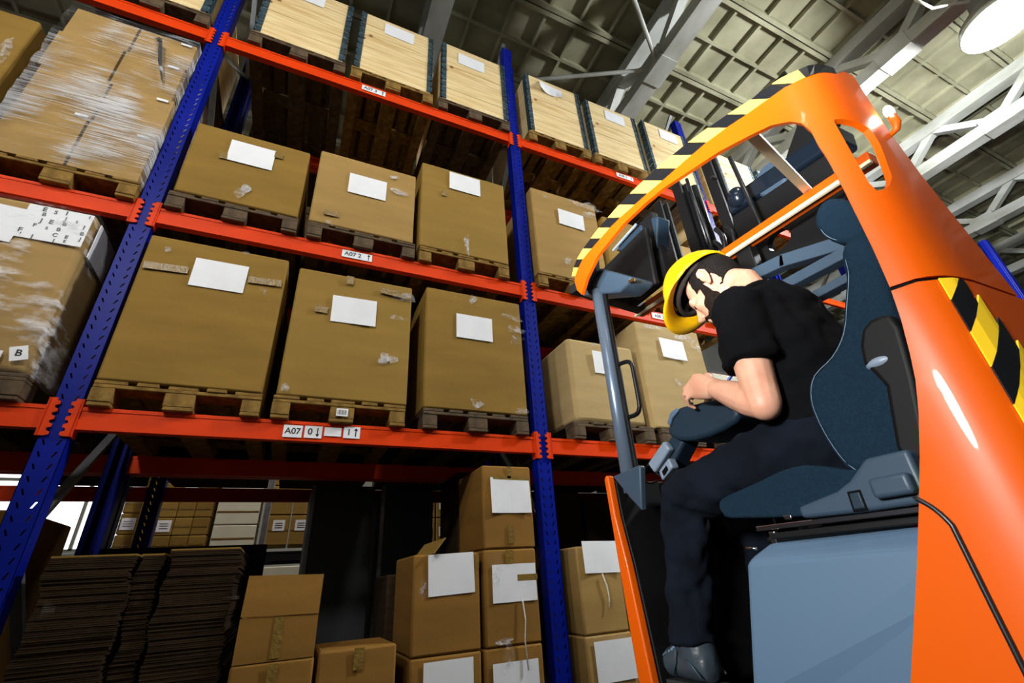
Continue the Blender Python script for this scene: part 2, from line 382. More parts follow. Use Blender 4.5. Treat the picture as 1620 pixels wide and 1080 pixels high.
MB().box(14.0, 14.32, -.30, -.27, 5.2, 5.32).build('end_guard_band', 'orange', RACK)
def shelf_label(beam, x, z, w, hh, txt, arrow, size=.055):
    """white sticker on the beam front, lettering and arrow on it; x,z world"""
    bx, by, bz = beam['_o']; b = MB(); X, Z = x - bx, z - bz; y = -.0065
    b.box(X - w / 2, X + w / 2, y - .001, y, Z - hh / 2, Z + hh / 2, 0)
    if txt:
        put_text(b, txt, size, X - (.018 if arrow else 0) * (size / .055) * (1 + .9 * (len(txt) > 1)), y - .002, Z, 1)
        if arrow:
            ax = X + w / 2 - .026; s = 1 if arrow == 'up' else -1
            b.add([(ax - .003, y - .002, Z - .026), (ax + .003, y - .002, Z - .026), (ax + .003, y - .002, Z + .026), (ax - .003, y - .002, Z + .026)], [(0, 1, 2, 3)], 1)
            b.add([(ax - .012, y - .002, Z + s * .012), (ax + .012, y - .002, Z + s * .012), (ax, y - .002, Z + s * .03)], [(0, 1, 2)], 1)
    me = b.mesh('shelf_label', ['paper', 'ink'], fixn=False); o = inst('shelf_label', me, (0, 0, 0), beam)
    o['label'] = 'white sticker' + (' reading ' + txt if txt else '')
b1 = BE[(1, 0, 0)]
shelf_label(b1, 1.085, 1.895, .105, .075, 'A07', None, .052); shelf_label(b1, 1.20, 1.897, .10, .075, '0', 'down'); shelf_label(b1, 1.312, 1.905, .10, .055, None, None); shelf_label(b1, 1.425, 1.908, .10, .075, '1', 'up')
shelf_label(BE[(1, 1, 0)], 1.33, 3.287, .22, .065, 'A07 2', 'up', .05)
shelf_label(BE[(1, 2, 0)], 1.30, 5.268, .22, .065, 'A07 3', 'up', .05)
shelf_label(BE[(2, 1, 0)], 4.31, 3.30, .25, .065, 'A08 2', 'up', .05)
shelf_label(BE[(2, 2, 0)], 4.27, 5.27, .25, .065, 'A08 3', 'up', .05)
RACK2, BE2 = make_rack(UX[:5], 1.135, 2.3, LV, 'dim pallet rack standing back to back behind the front rack', (2.8, 1.77, 0), braces=False, detail=False, name='rear_pallet_rack')

# ------------------------------------------------------------------ pallets
def pallet_meshes(mt):
    d = {}
    for nm, sx, sy, sz in (('deck_wide', .145, 1.2, .022), ('deck_thin', .10, 1.2, .022), ('stringer', .8, .145, .022), ('block_wide', .145, .145, .078), ('block_thin', .10, .145, .078)):
        b = MB().box(-sx / 2, sx / 2, -sy / 2, sy / 2, 0, sz); me = b.mesh(nm, mt)
        q = bmesh.new(); q.from_mesh(me); bmesh.ops.bevel(q, geom=q.edges[:], offset=.004, segments=1, affect='EDGES'); q.to_mesh(me); q.free(); d[nm] = me
    return d
PM = {'pwood': pallet_meshes('pwood'), 'pwooddark': pallet_meshes('pwooddark')}
def pallet(x, z, label, y=.55, m='pwood', group='wooden pallets'):
    P = PM[m]; t = thing('wooden_pallet', (x, y, z), label, 'pallet', group)
    for px, k in ((-.35, 'thin'), (0, 'wide'), (.35, 'thin')):
        inst('bottom_board', P['deck_' + k], (px, 0, 0), t)
        for py in (-.527, 0, .527): inst('block', P['block_' + k], (px + random.uniform(-.004, .004), py + random.uniform(-.006, .006), .022), t)
    for py in (-.527, 0, .527): inst('stringer_board', P['stringer'], (0, py, .10), t)
    for px, k in ((-.328, 'wide'), (-.164, 'thin'), (0, 'wide'), (.164, 'thin'), (.328, 'wide')):
        inst('deck_board', P['deck_' + k], (px, random.uniform(-.008, .008), .122), t)
    return t

# ------------------------------------------------------------------ cartons
def carton_body(x0, x1, y0, y1, z0, z1, bulge=.006, top=.0, seed=1):
    r = random.Random(seed); n = 5; b = MB()
    def face(f):
        vs = []; fs = []
        for i in range(n + 1):
            for j in range(n + 1):
                u, v = i / n, j / n; k = 16 * u * (1 - u) * v * (1 - v); vs.append(f(u, v, k * bulge * (.5 + r.random())))
        for i in range(n):
            for j in range(n): fs.append((i * (n + 1) + j, (i + 1) * (n + 1) + j, (i + 1) * (n + 1) + j + 1, i * (n + 1) + j + 1))
        b.add(vs, fs)
    X = lambda u: x0 + u * (x1 - x0); Y = lambda u: y0 + u * (y1 - y0); Z = lambda u: z0 + u * (z1 - z0)
    face(lambda u, v, k: (X(u), y0 - k, Z(v))); face(lambda u, v, k: (X(u), y1 + k, Z(v)))
    face(lambda u, v, k: (x0 - k, Y(u), Z(v))); face(lambda u, v, k: (x1 + k, Y(u), Z(v)))
    face(lambda u, v, k: (X(u), Y(v), z1 + k + top * 16 * u * (1 - u) * v * (1 - v))); face(lambda u, v, k: (X(u), Y(v), z0))
    return b
SEED = [0]
def sheet(t, x, z, y, w=.30, hh=.21, rot=0, name='paper_label', mt='paper', curl=.0, d=.002):
    c, s = math.cos(rot), math.sin(rot); b = MB(); vs = []; n = 4
    for k in (0, 1):
        for i in range(n + 1):
            for j in range(n + 1):
                a, e = (i / n - .5) * w, (j / n - .5) * hh
                off = curl * (abs(i / n - .5) * 2) ** 2 * (1 - j / n)
                vs.append((x + a * c - e * s, y - (d if k == 0 else .0005) - off, z + a * s + e * c))
    m_ = (n + 1) ** 2; fs = []
    for i in range(n):
        for j in range(n):
            q = (i * (n + 1) + j, (i + 1) * (n + 1) + j, (i + 1) * (n + 1) + j + 1, i * (n + 1) + j + 1); fs += [q, tuple(v + m_ for v in q[::-1])]
    for i in range(n):
        for (p, q) in (((i * (n + 1)), ((i + 1) * (n + 1))), (i * (n + 1) + n, (i + 1) * (n + 1) + n), (i, i + 1), (n * (n + 1) + i, n * (n + 1) + i + 1)):
            fs.append((p, q, q + m_, p + m_))
    b.add(vs, fs); return b.build(name, mt, t)
def strip(t, pts, w, y, name='tape_strip', mt='tape', wob=.0, d=.0022):
    """tape lying on the front face: polyline in (x,z)"""
    b = MB()
    for (p, q) in zip(pts[:-1], pts[1:]):
        b.bar((p[0], y - d, p[1]), (q[0], y - d + random.uniform(-wob, 0), q[1]), w, .0018, (0, 1, 0))
    return b.build(name, mt, t)
def glints(t, y, spots):
    for (x, z, w, hh) in spots:
        b = MB(); r = random.Random(int(x * 991 + z * 77)); vs = []; k = 5
        for i in range(k):
            a = x + (r.random() - .5) * w; e = z + (r.random() - .5) * hh; n_ = 5; rot = r.random() * 6
            pts = [(a + math.cos(rot + j * 1.2566) * w * (.25 + .4 * r.random()), y - .002 - i * .0006 - r.random() * .006, e + math.sin(rot + j * 1.2566) * hh * (.25 + .4 * r.random())) for j in range(n_)]
            b.add(pts + [(a, y - .001 - i * .0006, e)], [(j, (j + 1) % n_, n_) for j in range(n_)])
        b.build('torn_film', 'scrap', t, fixn=False)
def carton(x0, x1, z0, z1, label, mt='card', y0=-.05, y1=1.1, paper=None, bulge=.006, top=0, name='cardboard_box', group=None, bevel=.012, tapes=(), spots=(), cat='box', seam=None):
    SEED[0] += 1; t = thing(name, ((x0 + x1) / 2, (y0 + y1) / 2, z0), label, cat, group)
    b = carton_body(x0, x1, y0, y1, z0, z1, bulge, top, SEED[0]); o = b.build('carton', mt, t, smooth=True)
    q = bmesh.new(); q.from_mesh(o.data); bmesh.ops.remove_doubles(q, verts=q.verts, dist=1e-4)
    bmesh.ops.recalc_face_normals(q, faces=q.faces)
    for e in q.edges:
        if len(e.link_faces) == 2 and e.calc_face_angle() > .8: e.smooth = False
    q.to_mesh(o.data); q.free()
    bv = o.modifiers.new('bevel', 'BEVEL'); bv.width = bevel; bv.segments = 2; bv.limit_method = 'ANGLE'; bv.angle_limit = .9
    yf = y0 - bulge * 1.5 - .002
    if paper:
        px, pz = paper[0], paper[1]; sheet(t, px, pz, yf, *(paper[2:] if len(paper) > 2 else ()))
    for (pts, wd) in tapes: strip(t, pts, wd, yf)
    glints(t, yf, spots)
    if seam: # closing flaps meet: thin dark joint built as an inset cord
        MB().box(x0 + .01, x1 - .01, yf - .001, yf, seam - .0015, seam + .0015).build('flap_joint', 'carddark', t)
    return t
Z1, Z2, Z3 = LV[0] + BH, LV[1] + BH, LV[2] + BH; PH = .145
# lowest shelf, first bay
for x, lb, m in ((.49, 'wooden pallet on the lowest shelf beside the left blue upright', 'pwood'), (1.35, 'wooden pallet with a barcode on its block, middle of the lowest shelf', 'pwood'), (2.27, 'wooden pallet on the lowest shelf left of the middle upright', 'pwooddark'),
                 (3.47, 'wooden pallet on the lowest shelf right of the middle upright', 'pwooddark'), (4.36, 'wooden pallet on the lowest shelf behind the grab handle', 'pwooddark'), (5.15, 'wooden pallet on the lowest shelf under the pale wrapped goods', 'pwooddark'),
                 (-.58, 'wooden pallet on the lowest shelf under the wrapped box at the left edge', 'pwooddark')):
    p_ = pallet(x, Z1, lb, m=m)
    if abs(x - 1.35) < .01:
        b = MB(); b.box(x - .035, x + .035, -.062, -.058, Z1 + .035, Z1 + .085, 0)
        for i in range(9): b.box(x - .027 + i * .006, x - .027 + i * .006 + (.003 if i % 3 else .0015), -.0632, -.062, Z1 + .045, Z1 + .075, 1)
        b.build('barcode_sticker', ['paper', 'ink'], p_)
carton(.09, .885, Z1 + PH, 3.10, 'largest plain cardboard box on the lowest shelf beside the left upright', 'card3', paper=(.51, 2.872), tapes=[([(.11, 2.86), (.34, 2.87)], .05), ([(.67, 2.88), (.87, 2.89)], .05)], spots=[(.77, 2.80, .03, .04), (.62, 3.08, .04, .02), (.2, 3.0, .03, .03)])
carton(.96, 1.755, Z1 + PH, 3.06, 'cardboard box with patched tape in the middle of the lowest shelf', 'card', paper=(1.352, 2.765, .30, .21, .02), tapes=[([(1.1, 2.74), (1.18, 2.735)], .05), ([(1.52, 2.98), (1.74, 2.96)], .05), ([(1.3, 3.05), (1.3, 2.98)], .05)], spots=[(1.6, 2.42, .08, .06), (1.68, 2.95, .1, .05), (1.66, 2.76, .1, .04), (1.0, 2.16, .03, .05)], bulge=.01)
carton(1.865, 2.67, Z1 + PH, 3.10, 'cardboard box with shiny tape at its right edge, left of the middle upright', 'card3', paper=(2.255, 2.79), spots=[(2.57, 2.95, .12, .05), (2.58, 2.84, .12, .05), (2.6, 2.74, .1, .05), (2.25, 3.05, .04, .06), (2.25, 2.16, .06, .05), (2.6, 2.13, .09, .04)])
# lowest shelf, second bay
carton(3.10, 3.80, Z1 + PH, 2.85, 'small rounded cardboard box right of the middle upright on the lowest shelf', 'card4', paper=(3.41, 2.635, .17, .21), bulge=.02, bevel=.03, spots=[(3.35, 2.8, .04, .02)])
carton(3.90, 4.70, Z1 + PH, 3.16, 'torn-topped cardboard box behind the grab handle on the lowest shelf', 'card4', paper=(4.29, 2.90, .30, .21, -.02, 'paper_label', 'paper', .01), bulge=.012, spots=[(4.05, 3.1, .2, .05), (4.45, 3.06, .2, .07), (4.6, 2.95, .08, .08), (4.6, 2.6, .1, .08), (4.25, 2.55, .04, .04)])
c3 = carton(4.76, 5.52, Z1 + PH, 2.72, 'low pale wrapped load on the lowest shelf behind the driver hands', 'whitebox', bulge=.02, name='wrapped_load', cat='load')
MB().box(4.75, 5.53, -.075, 1.1, Z1 + PH, 2.73).build('wrap_film', 'film2', c3)
# middle shelf
for x, lb, m in ((.49, 'dark pallet on the middle shelf under the low bulging box', 'pwooddark'), (1.36, 'dark pallet in the middle of the middle shelf', 'pwooddark'), (2.2, 'pallet on the middle shelf left of the middle upright', 'pwood'), (3.29, 'pale-blocked pallet on the middle shelf right of the middle upright', 'pwood'),
                 (4.15, 'pallet on the middle shelf behind the striped guard tip', 'pwood'), (-.47, 'pallet under the tall film-wrapped stack on the middle shelf', 'pwood'), (5.05, 'pallet on the middle shelf seen above the yellow helmet', 'pwood')):
    pallet(x, Z2, lb, m=m)
carton(.11, .88, Z2 + PH, 4.18, 'low cardboard box with bulging top on the middle shelf, leftmost of three', 'card3', paper=(.495, 3.98, .30, .21, 0), top=.05, spots=[(.5, 3.62, .06, .1)], tapes=[([(.3, 3.9), (.35, 3.905)], .06), ([(.64, 4.05), (.7, 4.05)], .06)])
carton(.955, 1.74, Z2 + PH, 4.25, 'cardboard box with scuffed face in the middle of the middle shelf', 'card2', paper=(1.345, 3.967), spots=[(1.55, 4.15, .05, .03), (1.62, 4.0, .15, .04), (1.1, 3.5, .05, .03)], tapes=[([(1.05, 3.6), (1.16, 3.6)], .05)])
carton(1.79, 2.60, Z2 + PH, 4.46, 'tallest cardboard box on the middle shelf left of the middle upright', 'card', paper=(2.195, 4.32), top=.03, spots=[(2.2, 3.6, .03, .16)], tapes=[([(2.0, 4.1), (2.0, 4.16)], .05)])
carton(2.90, 3.68, Z2 + PH, 4.56, 'taped cardboard box on the middle shelf right of the middle upright', 'card2', paper=(3.335, 4.24, .30, .20, -.03), bulge=.012, spots=[(3.5, 4.5, .25, .06), (3.58, 4.38, .15, .05), (3.2, 3.68, .06, .1), (3.05, 4.45, .05, .03)])
carton(3.76, 4.50, Z2 + PH, 4.45, 'cardboard box on the middle shelf behind the striped guard tip', 'card', spots=[(3.9, 4.3, .1, .1)])
carton(4.65, 5.45, Z2 + PH, 4.35, 'cardboard box on the middle shelf seen above the yellow helmet', 'card2', spots=[(4.9, 4.0, .2, .2), (4.8, 3.8, .15, .2)])
# film-wrapped loads in the left bay
f1 = thing('wrapped_stack', (-.46, .52, Z2 + PH), 'tall stack of four cartons under clear stretch film on the middle shelf', 'stack')
zz = Z2 + PH
for i, hh in enumerate((.42, .40, .38, .30)):
    dx = (.0, .012, -.01, .006)[i]
    b = carton_body(-.84 + dx, -.469 + dx, -.05, .5, zz, zz + hh, .008, 0, 40 + i); b.build('carton', 'card2', f1, bevel=.01)
    b = carton_body(-.451 + dx, -.085 + dx, -.05, .5, zz, zz + hh, .008, 0, 50 + i); b.build('carton', 'card2', f1, bevel=.01)
    b = carton_body(-.84 + dx, -.085 + dx, .51, 1.08, zz, zz + hh, .008, 0, 60 + i); b.build('carton', 'card2', f1, bevel=.01)
    sheet(f1, -.15 + dx, zz + hh - .03, -.062, .07, .022)
    if i == 1: sheet(f1, -.5, zz + .02, -.062, .07, .022)
    zz += hh
fm = MB(); n = 26
ring = [(-.86, -.082), (-.6, -.09), (-.35, -.09), (-.065, -.082), (-.06, .4), (-.06, 1.1), (-.86, 1.1), (-.862, .4)]
vs = []; fs = []
for i in range(n + 1):
    z = Z2 + PH - .03 + (zz - Z2 - PH + .05) * i / n
    for j, (x, y) in enumerate(ring):
        vs.append((x + random.uniform(-.008, .008), y + random.uniform(-.012, .012), z + random.uniform(-.012, .012)))
for i in range(n):
    for j in range(8): fs.append((i * 8 + j, i * 8 + (j + 1) % 8, (i + 1) * 8 + (j + 1) % 8, (i + 1) * 8 + j))
fm.add(vs, fs); fm.build('wrap_film', 'film', f1, smooth=True)
tf = MB()
for a in range(5):
    x = -.3 + a * .012; tf.tube([(x - .06, -.10, 4.93 - a * .02), (x, -.13, 4.85), (x + .07 - a * .01, -.12, 4.62), (x + .12, -.1, 4.45 - a * .03)], [.004, .022, .014, .003], 6)
tf.build('torn_film', 'film2', f1, smooth=True)
carton(-1.72, -.96, Z2 + PH, 4.72, 'ochre cardboard box at the left frame edge on the middle shelf', 'card3', spots=[(-1.02, 4.3, .05, .2)])
pallet(-1.34, Z2, 'pallet under the ochre box at the left frame edge', m='pwooddark')
a1 = carton(-1.05, -.20, Z1 + PH, 3.17, 'film-wrapped box with printed tape on the lowest shelf at the left edge', 'card2', bulge=.015, bevel=.03, y1=1.05, name='wrapped_box')
pr = MB(); yy = -.068
pr.box(-.5, -.20, yy - .001, yy, 2.90, 3.14, 0); 
rr = random.Random(3)
for row, zz_ in enumerate((3.115, 3.075, 3.035, 2.995, 2.955, 2.918)):
    for col in range(6):
        if rr.random() < .35: continue
        put_text(pr, rr.choice('BB3CFEJS1'), rr.choice((.026, .034, .042)), -.475 + col * .05 + rr.uniform(-.012, .012), yy - .003, zz_ + rr.uniform(-.008, .008), 1)
pr.build('printed_tape', ['paper', 'inkgrey'], a1)
pr = MB(); pr.box(-.185, -.18, .0, .28, 2.88, 3.13, 0); pr.build('printed_tape_side', 'paper', a1)
sheet(a1, -.66, 2.98, -.068, .34, .24, -.05)
sheet(a1, -.42, 2.24, -.07, .06, .09, -.1); sheet(a1, -.24, 2.20, -.07, .07, .08, .3)
b = MB(); put_text(b, 'B', .06, -.42, -.0735, 2.24, 0); put_text(b, 'B', .05, -.24, -.0735, 2.20, 0); b.build('printed_letter', 'ink', a1)
sheet(a1, -.6, 2.16, -.071, .6, .09, .0, 'white_sheet')
fm = MB(); vs = []; fs = []
ring = [(-1.07, -.07), (-.8, -.085), (-.5, -.085), (-.19, -.072), (-.175, .3), (-.175, 1.07)]
n = 18
for i in range(n + 1):
    z = Z1 + PH - .02 + 1.07 * i / n
    for x, y in ring: vs.append((x + random.uniform(-.008, .008), y + random.uniform(-.012, .008), z))
k = len(ring)
for i in range(n):
    for j in range(k - 1): fs.append((i * k + j, i * k + j + 1, (i + 1) * k + j + 1, (i + 1) * k + j))
fm.add(vs, fs); fm.build('wrap_film', 'film2', a1, smooth=True)
tf = MB()
for a in range(3): tf.tube([(-.5 + a * .02, -.09, 2.12), (-.45 + a * .02, -.14, 2.05 - a * .01), (-.36, -.13, 1.99), (-.28, -.11, 1.985)], [.004, .018, .014, .003], 6)
tf.build('torn_film', 'film2', a1, smooth=True)

# ------------------------------------------------------------------ pine crates on the top shelf
def crate(x0, x1, z0, z1, label, paper=None, y0=-.05, y1=1.1, planks=5, group='pine crates on the top shelf', mt='pine', rot=-.02, curl=0):
    t = thing('wooden_crate', ((x0 + x1) / 2, (y0 + y1) / 2, z0), label, 'crate', group); hz = (z1 - z0) / planks
    for i in range(planks):
        a, c = z0 + i * hz + .0015, z0 + (i + 1) * hz - .0015; j = random.uniform(-.002, .002)
        MB().box(x0, x1, y0 + j, y0 + .022 + j, a, c).build('front_plank', mt, t, bevel=.002, seg=1)
        MB().box(x0 + j, x0 + .022, y0 + .024, y1 - .024, a, c).build('side_plank', mt, t)
        MB().box(x1 - .022, x1 + j, y0 + .024, y1 - .024, a, c).build('side_plank', mt, t)
        MB().box(x0, x1, y1 - .022, y1, a, c).build('back_plank', mt, t)
    MB().box(x0 + .01, x1 - .01, y0 + .01, y1 - .01, z1, z1 + .012).build('lid', mt, t)
    for sx, xa in ((1, x0), (-1, x1)):
        b = MB()
        for i in range(planks * 2):
            a = z0 + i * hz / 2 + .008; e = z0 + (i + 1) * hz / 2 - .004
            p, q = (xa - .004, xa + .042) if sx == 1 else (xa - .042, xa + .004)
            b.box(p, q, y0 - .006, y0 - .002, a, e); b.box(*((xa - .006, xa - .002) if sx == 1 else (xa + .002, xa + .006)), y0 - .004, y0 + .07, a, e)
            b.tube([(xa - sx * .006, y0 - .006, a + .004), (xa - sx * .006, y0 - .006, e - .004)], .009, 6)
        b.build('corner_hinge', 'hinge', t)
    if paper: sheet(t, paper[0], paper[1], y0 - .004, .31, .19, rot, curl=curl)
    return t
for x, lb, m in ((.62, 'pallet under the leftmost pine crate of the middle bay on the top shelf', 'pwooddark'), (1.47, 'pale pallet under the second pine crate on the top shelf', 'pwood'), (2.33, 'dark pallet under the pine crate left of the middle upright', 'pwooddark'),
                 (3.37, 'pallet under the pine crate right of the middle upright', 'pwood'), (4.24, 'pallet under the pine crate before the striped guard', 'pwood'), (5.155, 'pallet under the pine crate half hidden by the guard', 'pwooddark'),
                 (-.48, 'dark pallet on the top shelf left of the left upright', 'pwooddark'), (6.48, 'pallet on the top shelf seen through the forklift roof', 'pwood')):
    pallet(x, Z3, lb, m=m)
crate(.25, .99, Z3 + PH, 6.42, 'pine crate cut by the top frame edge right of the left upright', (.58, 6.30))
crate(1.10, 1.84, Z3 + PH, 6.42, 'pine crate above the A07 3 label on the top shelf', (1.485, 6.275))
crate(1.965, 2.70, Z3 + PH, 6.46, 'pine crate touching the middle upright from the left', (2.30, 6.265))
crate(3.00, 3.74, Z3 + PH, 6.50, 'pine crate with a curling label right of the middle upright', (3.33, 6.345), rot=-.12, curl=.05)
crate(3.86, 4.63, Z3 + PH, 6.47, 'pine crate in the middle of the second top bay', (4.295, 6.31))
crate(4.78, 5.53, Z3 + PH, 6.52, 'pine crate beside the far blue upright above the striped guard', (5.22, 6.38))
crate(-.86, -.12, Z3 + PH, 6.42, 'pine crate in the top left corner left of the upright', None)
crate(6.10, 6.86, Z3 + PH, 6.45, 'pine crate seen through the forklift roof opening', None)
crate(7.0, 7.7, Z3 + PH, 6.45, 'pine crate seen through the roof opening farther right', None); pallet(7.35, Z3, 'pallet under the farther crate seen through the roof opening')

# dark crates on the rear rack, seen over the middle shelf boxes
def slat_crate(x0, x1, z0, z1, label, y0=1.3, y1=2.25):
    t = thing('slatted_crate', ((x0 + x1) / 2, (y0 + y1) / 2, z0), label, 'crate', 'dark slatted crates on the rear rack')
    n = 6; wd = (x1 - x0) / n
    for i in range(n): MB().box(x0 + i * wd + .006, x0 + (i + 1) * wd - .006, y0, y0 + .02, z0, z1).build('front_slat', 'pwooddark', t)
    MB().box(x0, x1, y0 + .02, y1, z0, z1).build('crate_core', 'carddark', t)
    for z in (z0 + .05, (z0 + z1) / 2, z1 - .09): MB().box(x0, x1, y0 - .022, y0, z, z + .09).build('batten', 'pwooddark', t)
    for x in (x0, (x0 + x1) / 2 - .04, x1 - .08): MB().box(x, x + .08, y0 - .04, y0 - .022, z0, z1).build('post', 'pwooddark', t)
    sheet(t, x0 + .14, z0 + .95, y0 - .041, .03, .09)
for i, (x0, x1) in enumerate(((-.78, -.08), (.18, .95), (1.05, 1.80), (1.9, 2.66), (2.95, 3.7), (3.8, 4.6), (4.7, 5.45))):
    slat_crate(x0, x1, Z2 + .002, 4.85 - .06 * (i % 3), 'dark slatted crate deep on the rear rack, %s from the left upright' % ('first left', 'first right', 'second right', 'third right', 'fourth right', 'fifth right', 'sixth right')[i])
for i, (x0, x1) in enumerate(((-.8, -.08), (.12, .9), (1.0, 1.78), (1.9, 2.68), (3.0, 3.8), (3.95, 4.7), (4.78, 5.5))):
    carton(x0, x1, Z1 + .002, 2.95 - .05 * (i % 3), 'added dark box deep on the rear rack behind the lowest shelf, ' + ('left of the left upright', 'right of the left upright', 'behind the middle box', 'left of the middle upright', 'right of the middle upright', 'behind the torn-topped box', 'behind the driver')[i], 'carddark', y0=1.26, y1=2.25, group='added dark boxes on the rear rack')  # unseen boxes added so the gaps between the front loads stay dark
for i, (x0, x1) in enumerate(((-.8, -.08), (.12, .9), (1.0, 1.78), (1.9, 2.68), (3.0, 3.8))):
    slat_crate(x0, x1, Z3 + .002, 5.75 + .07 * (i % 2), 'added low slatted crate high on the rear rack, ' + ('first', 'second', 'third', 'fourth', 'fifth')[i] + ' from the left')  # added to keep light from above out of the middle shelf

# ------------------------------------------------------------------ floor level under the rack
pallet(.55, .0, 'pallet on the floor under the flattened cartons', y=.58, m='pwooddark')
for k, (x0, x1, yf, zt, lb) in enumerate(((.17, .49, -.02, 1.255, 'stack of flattened brown cartons beside the left upright, widest'), (.505, .60, .015, 1.25, 'narrow wavy middle stack of flattened brown cartons'), (.625, .93, -.01, 1.265, 'stack of flattened brown cartons nearest the open box'))):
    b = MB(); z = PH; r = random.Random(k); i = 0
    while z < zt - .02:
        a = .008 * math.sin(z * 14 + k * 2) + .006 * math.sin(z * 37 + k) + r.uniform(-.003, .003)
        b.box(x0 + a, x1 + a + r.uniform(-.004, .004), yf + r.uniform(-.006, .006), 1.05, z, z + .0065, 0); z += .0082; i += 1
    b.box(x0, x1, yf, 1.05, z, z + .008, 1)
    o = b.build('flattened_cartons', ['carddark', 'card3']); tag(o, lb, 'cartons', 'flattened cartons'); o['kind'] = 'stuff'
# dark plastic pallet on edge behind the flattened cartons
t = thing('plastic_pallet', (.55, 1.12, .0), 'black plastic pallet standing on edge behind the flattened cartons', 'pallet')
MB().box(.0, 1.02, 1.08, 1.11, 1.22, 1.36).build('top_rail', 'matblack', t, bevel=.01); MB().box(.0, 1.02, 1.08, 1.11, .0, .14).build('bottom_rail', 'matblack', t, bevel=.01)
for x in (.0, .17, .34, .51, .68, .9): MB().box(x, x + .12, 1.085, 1.105, .12, 1.24).build('slat', 'matblack', t)
# open box with raised flap, boxes round it
ob = thing('open_cardboard_box', (1.17, .2, .55), 'open cardboard box with its back flap raised beside the flattened cartons', 'box')
bb = MB(); bb.box(.99, 1.35, -.05, -.045, .745, .93); bb.box(.99, 1.35, .42, .425, .745, .93); bb.box(.99, .995, -.045, .42, .745, .93); bb.box(1.345, 1.35, -.045, .42, .745, .93); bb.box(.99, 1.35, -.05, .425, .74, .745); bb.build('carton', 'card5', ob)
MB().bar((1.17, -.052, .932), (1.175, -.035, 1.115), .36, .005, (0, 1, 0)).build('raised_flap', 'card5', ob)
MB().bar((1.17, .425, .932), (1.17, .56, .90), .36, .005, (0, 1, 0)).build('back_flap', 'card5', ob)
strip(ob, [(1.17, .925), (1.17, .75)], .045, -.051)
carton(.985, 1.355, .30, .738, 'cardboard box under the open box with the raised flap', 'card5', y0=-.05, y1=.42, tapes=[([(1.17, .73), (1.17, .35)], .045)])
carton(.985, 1.355, .0, .298, 'cardboard box on the floor under the open box pair', 'card5', y0=-.05, y1=.42)
carton(1.375, 1.765, .30, .755, 'cardboard box with two tape marks between the open box and the stacks', 'card5', y0=-.05, y1=.42, tapes=[([(1.57, .755), (1.57, .66)], .05), ([(1.56, .55), (1.56, .5)], .05)])
carton(1.375, 1.765, .0, .298, 'cardboard box on the floor below the box with two tape marks', 'card5', y0=-.05, y1=.42)
st = 'boxes stacked at the middle upright'
pallet(2.25, 0, 'pallet on the floor under the stacked labelled boxes', y=.56, m='pwooddark')
carton(2.285, 2.65, 1.20, 1.725, 'topmost labelled box of the stack at the middle upright', 'card5', y1=.45, paper=(2.485, 1.53, .29, .23, .0, 'paper_label', 'paper', .012), group=st, bulge=.004, tapes=[([(2.48, 1.72), (2.48, 1.64)], .03), ([(2.36, 1.645), (2.63, 1.64)], .025), ([(2.47, 1.34), (2.47, 1.23)], .035)])
carton(2.28, 2.645, .675, 1.197, 'middle labelled box of the stack at the middle upright, hanging string', 'card5', y1=.45, paper=(2.48, 1.005), group=st, bulge=.004, tapes=[([(2.45, 1.19), (2.45, 1.11)], .05), ([(2.5, 1.03), (2.64, 1.03)], .035)], spots=[(2.35, 1.08, .06, .12), (2.42, .7, .1, .03)])
carton(2.27, 2.645, PH + .002, .672, 'lowest box of the stack at the middle upright', 'card5', y1=.45, paper=(2.46, .50, .29, .2), group=st, bulge=.004, spots=[(2.42, .62, .08, .1)])
tag(MB().tube([(2.52, -.07, .92), (2.53, -.075, .8), (2.52, -.07, .7), (2.53, -.075, .55)], .004, 6).build('string', 'tapeglint', smooth=True), 'pale string hanging down the stacked boxes', 'string')
carton(1.84, 2.25, .675, 1.185, 'labelled box standing left of the tall stack, top of its pair', 'card5', y1=.45, paper=(2.07, 1.075, .285, .22, .03), group=st, bulge=.004, tapes=[([(2.235, 1.18), (2.235, 1.1)], .02)], spots=[(1.9, 1.05, .03, .1)])
carton(1.84, 2.25, PH + .002, .672, 'labelled box standing left of the tall stack, bottom of its pair', 'card5', y1=.45, paper=(2.055, .55, .285, .2), group=st, bulge=.004)
fp = MB().bar((1.95, .15, 1.187), (2.02, .15, 1.27), .5, .005, (1, 0, 0)); o = fp.build('loose_flap_sheet', 'card'); tag(o, 'loose cardboard sheet sticking up behind the labelled box pair', 'cardboard')
carton(2.30, 2.62, .675, 1.80, 'tall dim box behind the stack at the middle upright', 'carddark', y0=.52, y1=1.0); carton(1.80, 2.22, .15, 1.1, 'dim box behind the labelled box pair', 'carddark', y0=.52, y1=1.0)
pallet(3.4, 0, 'pallet on the floor under the box pair right of the middle upright', y=.56, m='pwooddark')
carton(2.955, 3.30, .675, 1.195, 'box with a loose label and string right of the middle upright', 'card2', y1=.45, paper=(3.15, 1.125, .30, .2, -.02, 'paper_label', 'paper', .01), bulge=.004)
carton(2.95, 3.31, PH + .002, .672, 'lower labelled box right of the middle upright', 'card2', y1=.45, paper=(3.155, .53, .30, .22), bulge=.004, spots=[(3.1, .66, .2, .02)])
tag(MB().tube([(3.13, -.07, 1.02), (3.15, -.075, .95), (3.16, -.07, .88), (3.15, -.072, .82)], .005, 6).build('string', 'tapeglint', smooth=True), 'pale string on the box right of the middle upright', 'string')
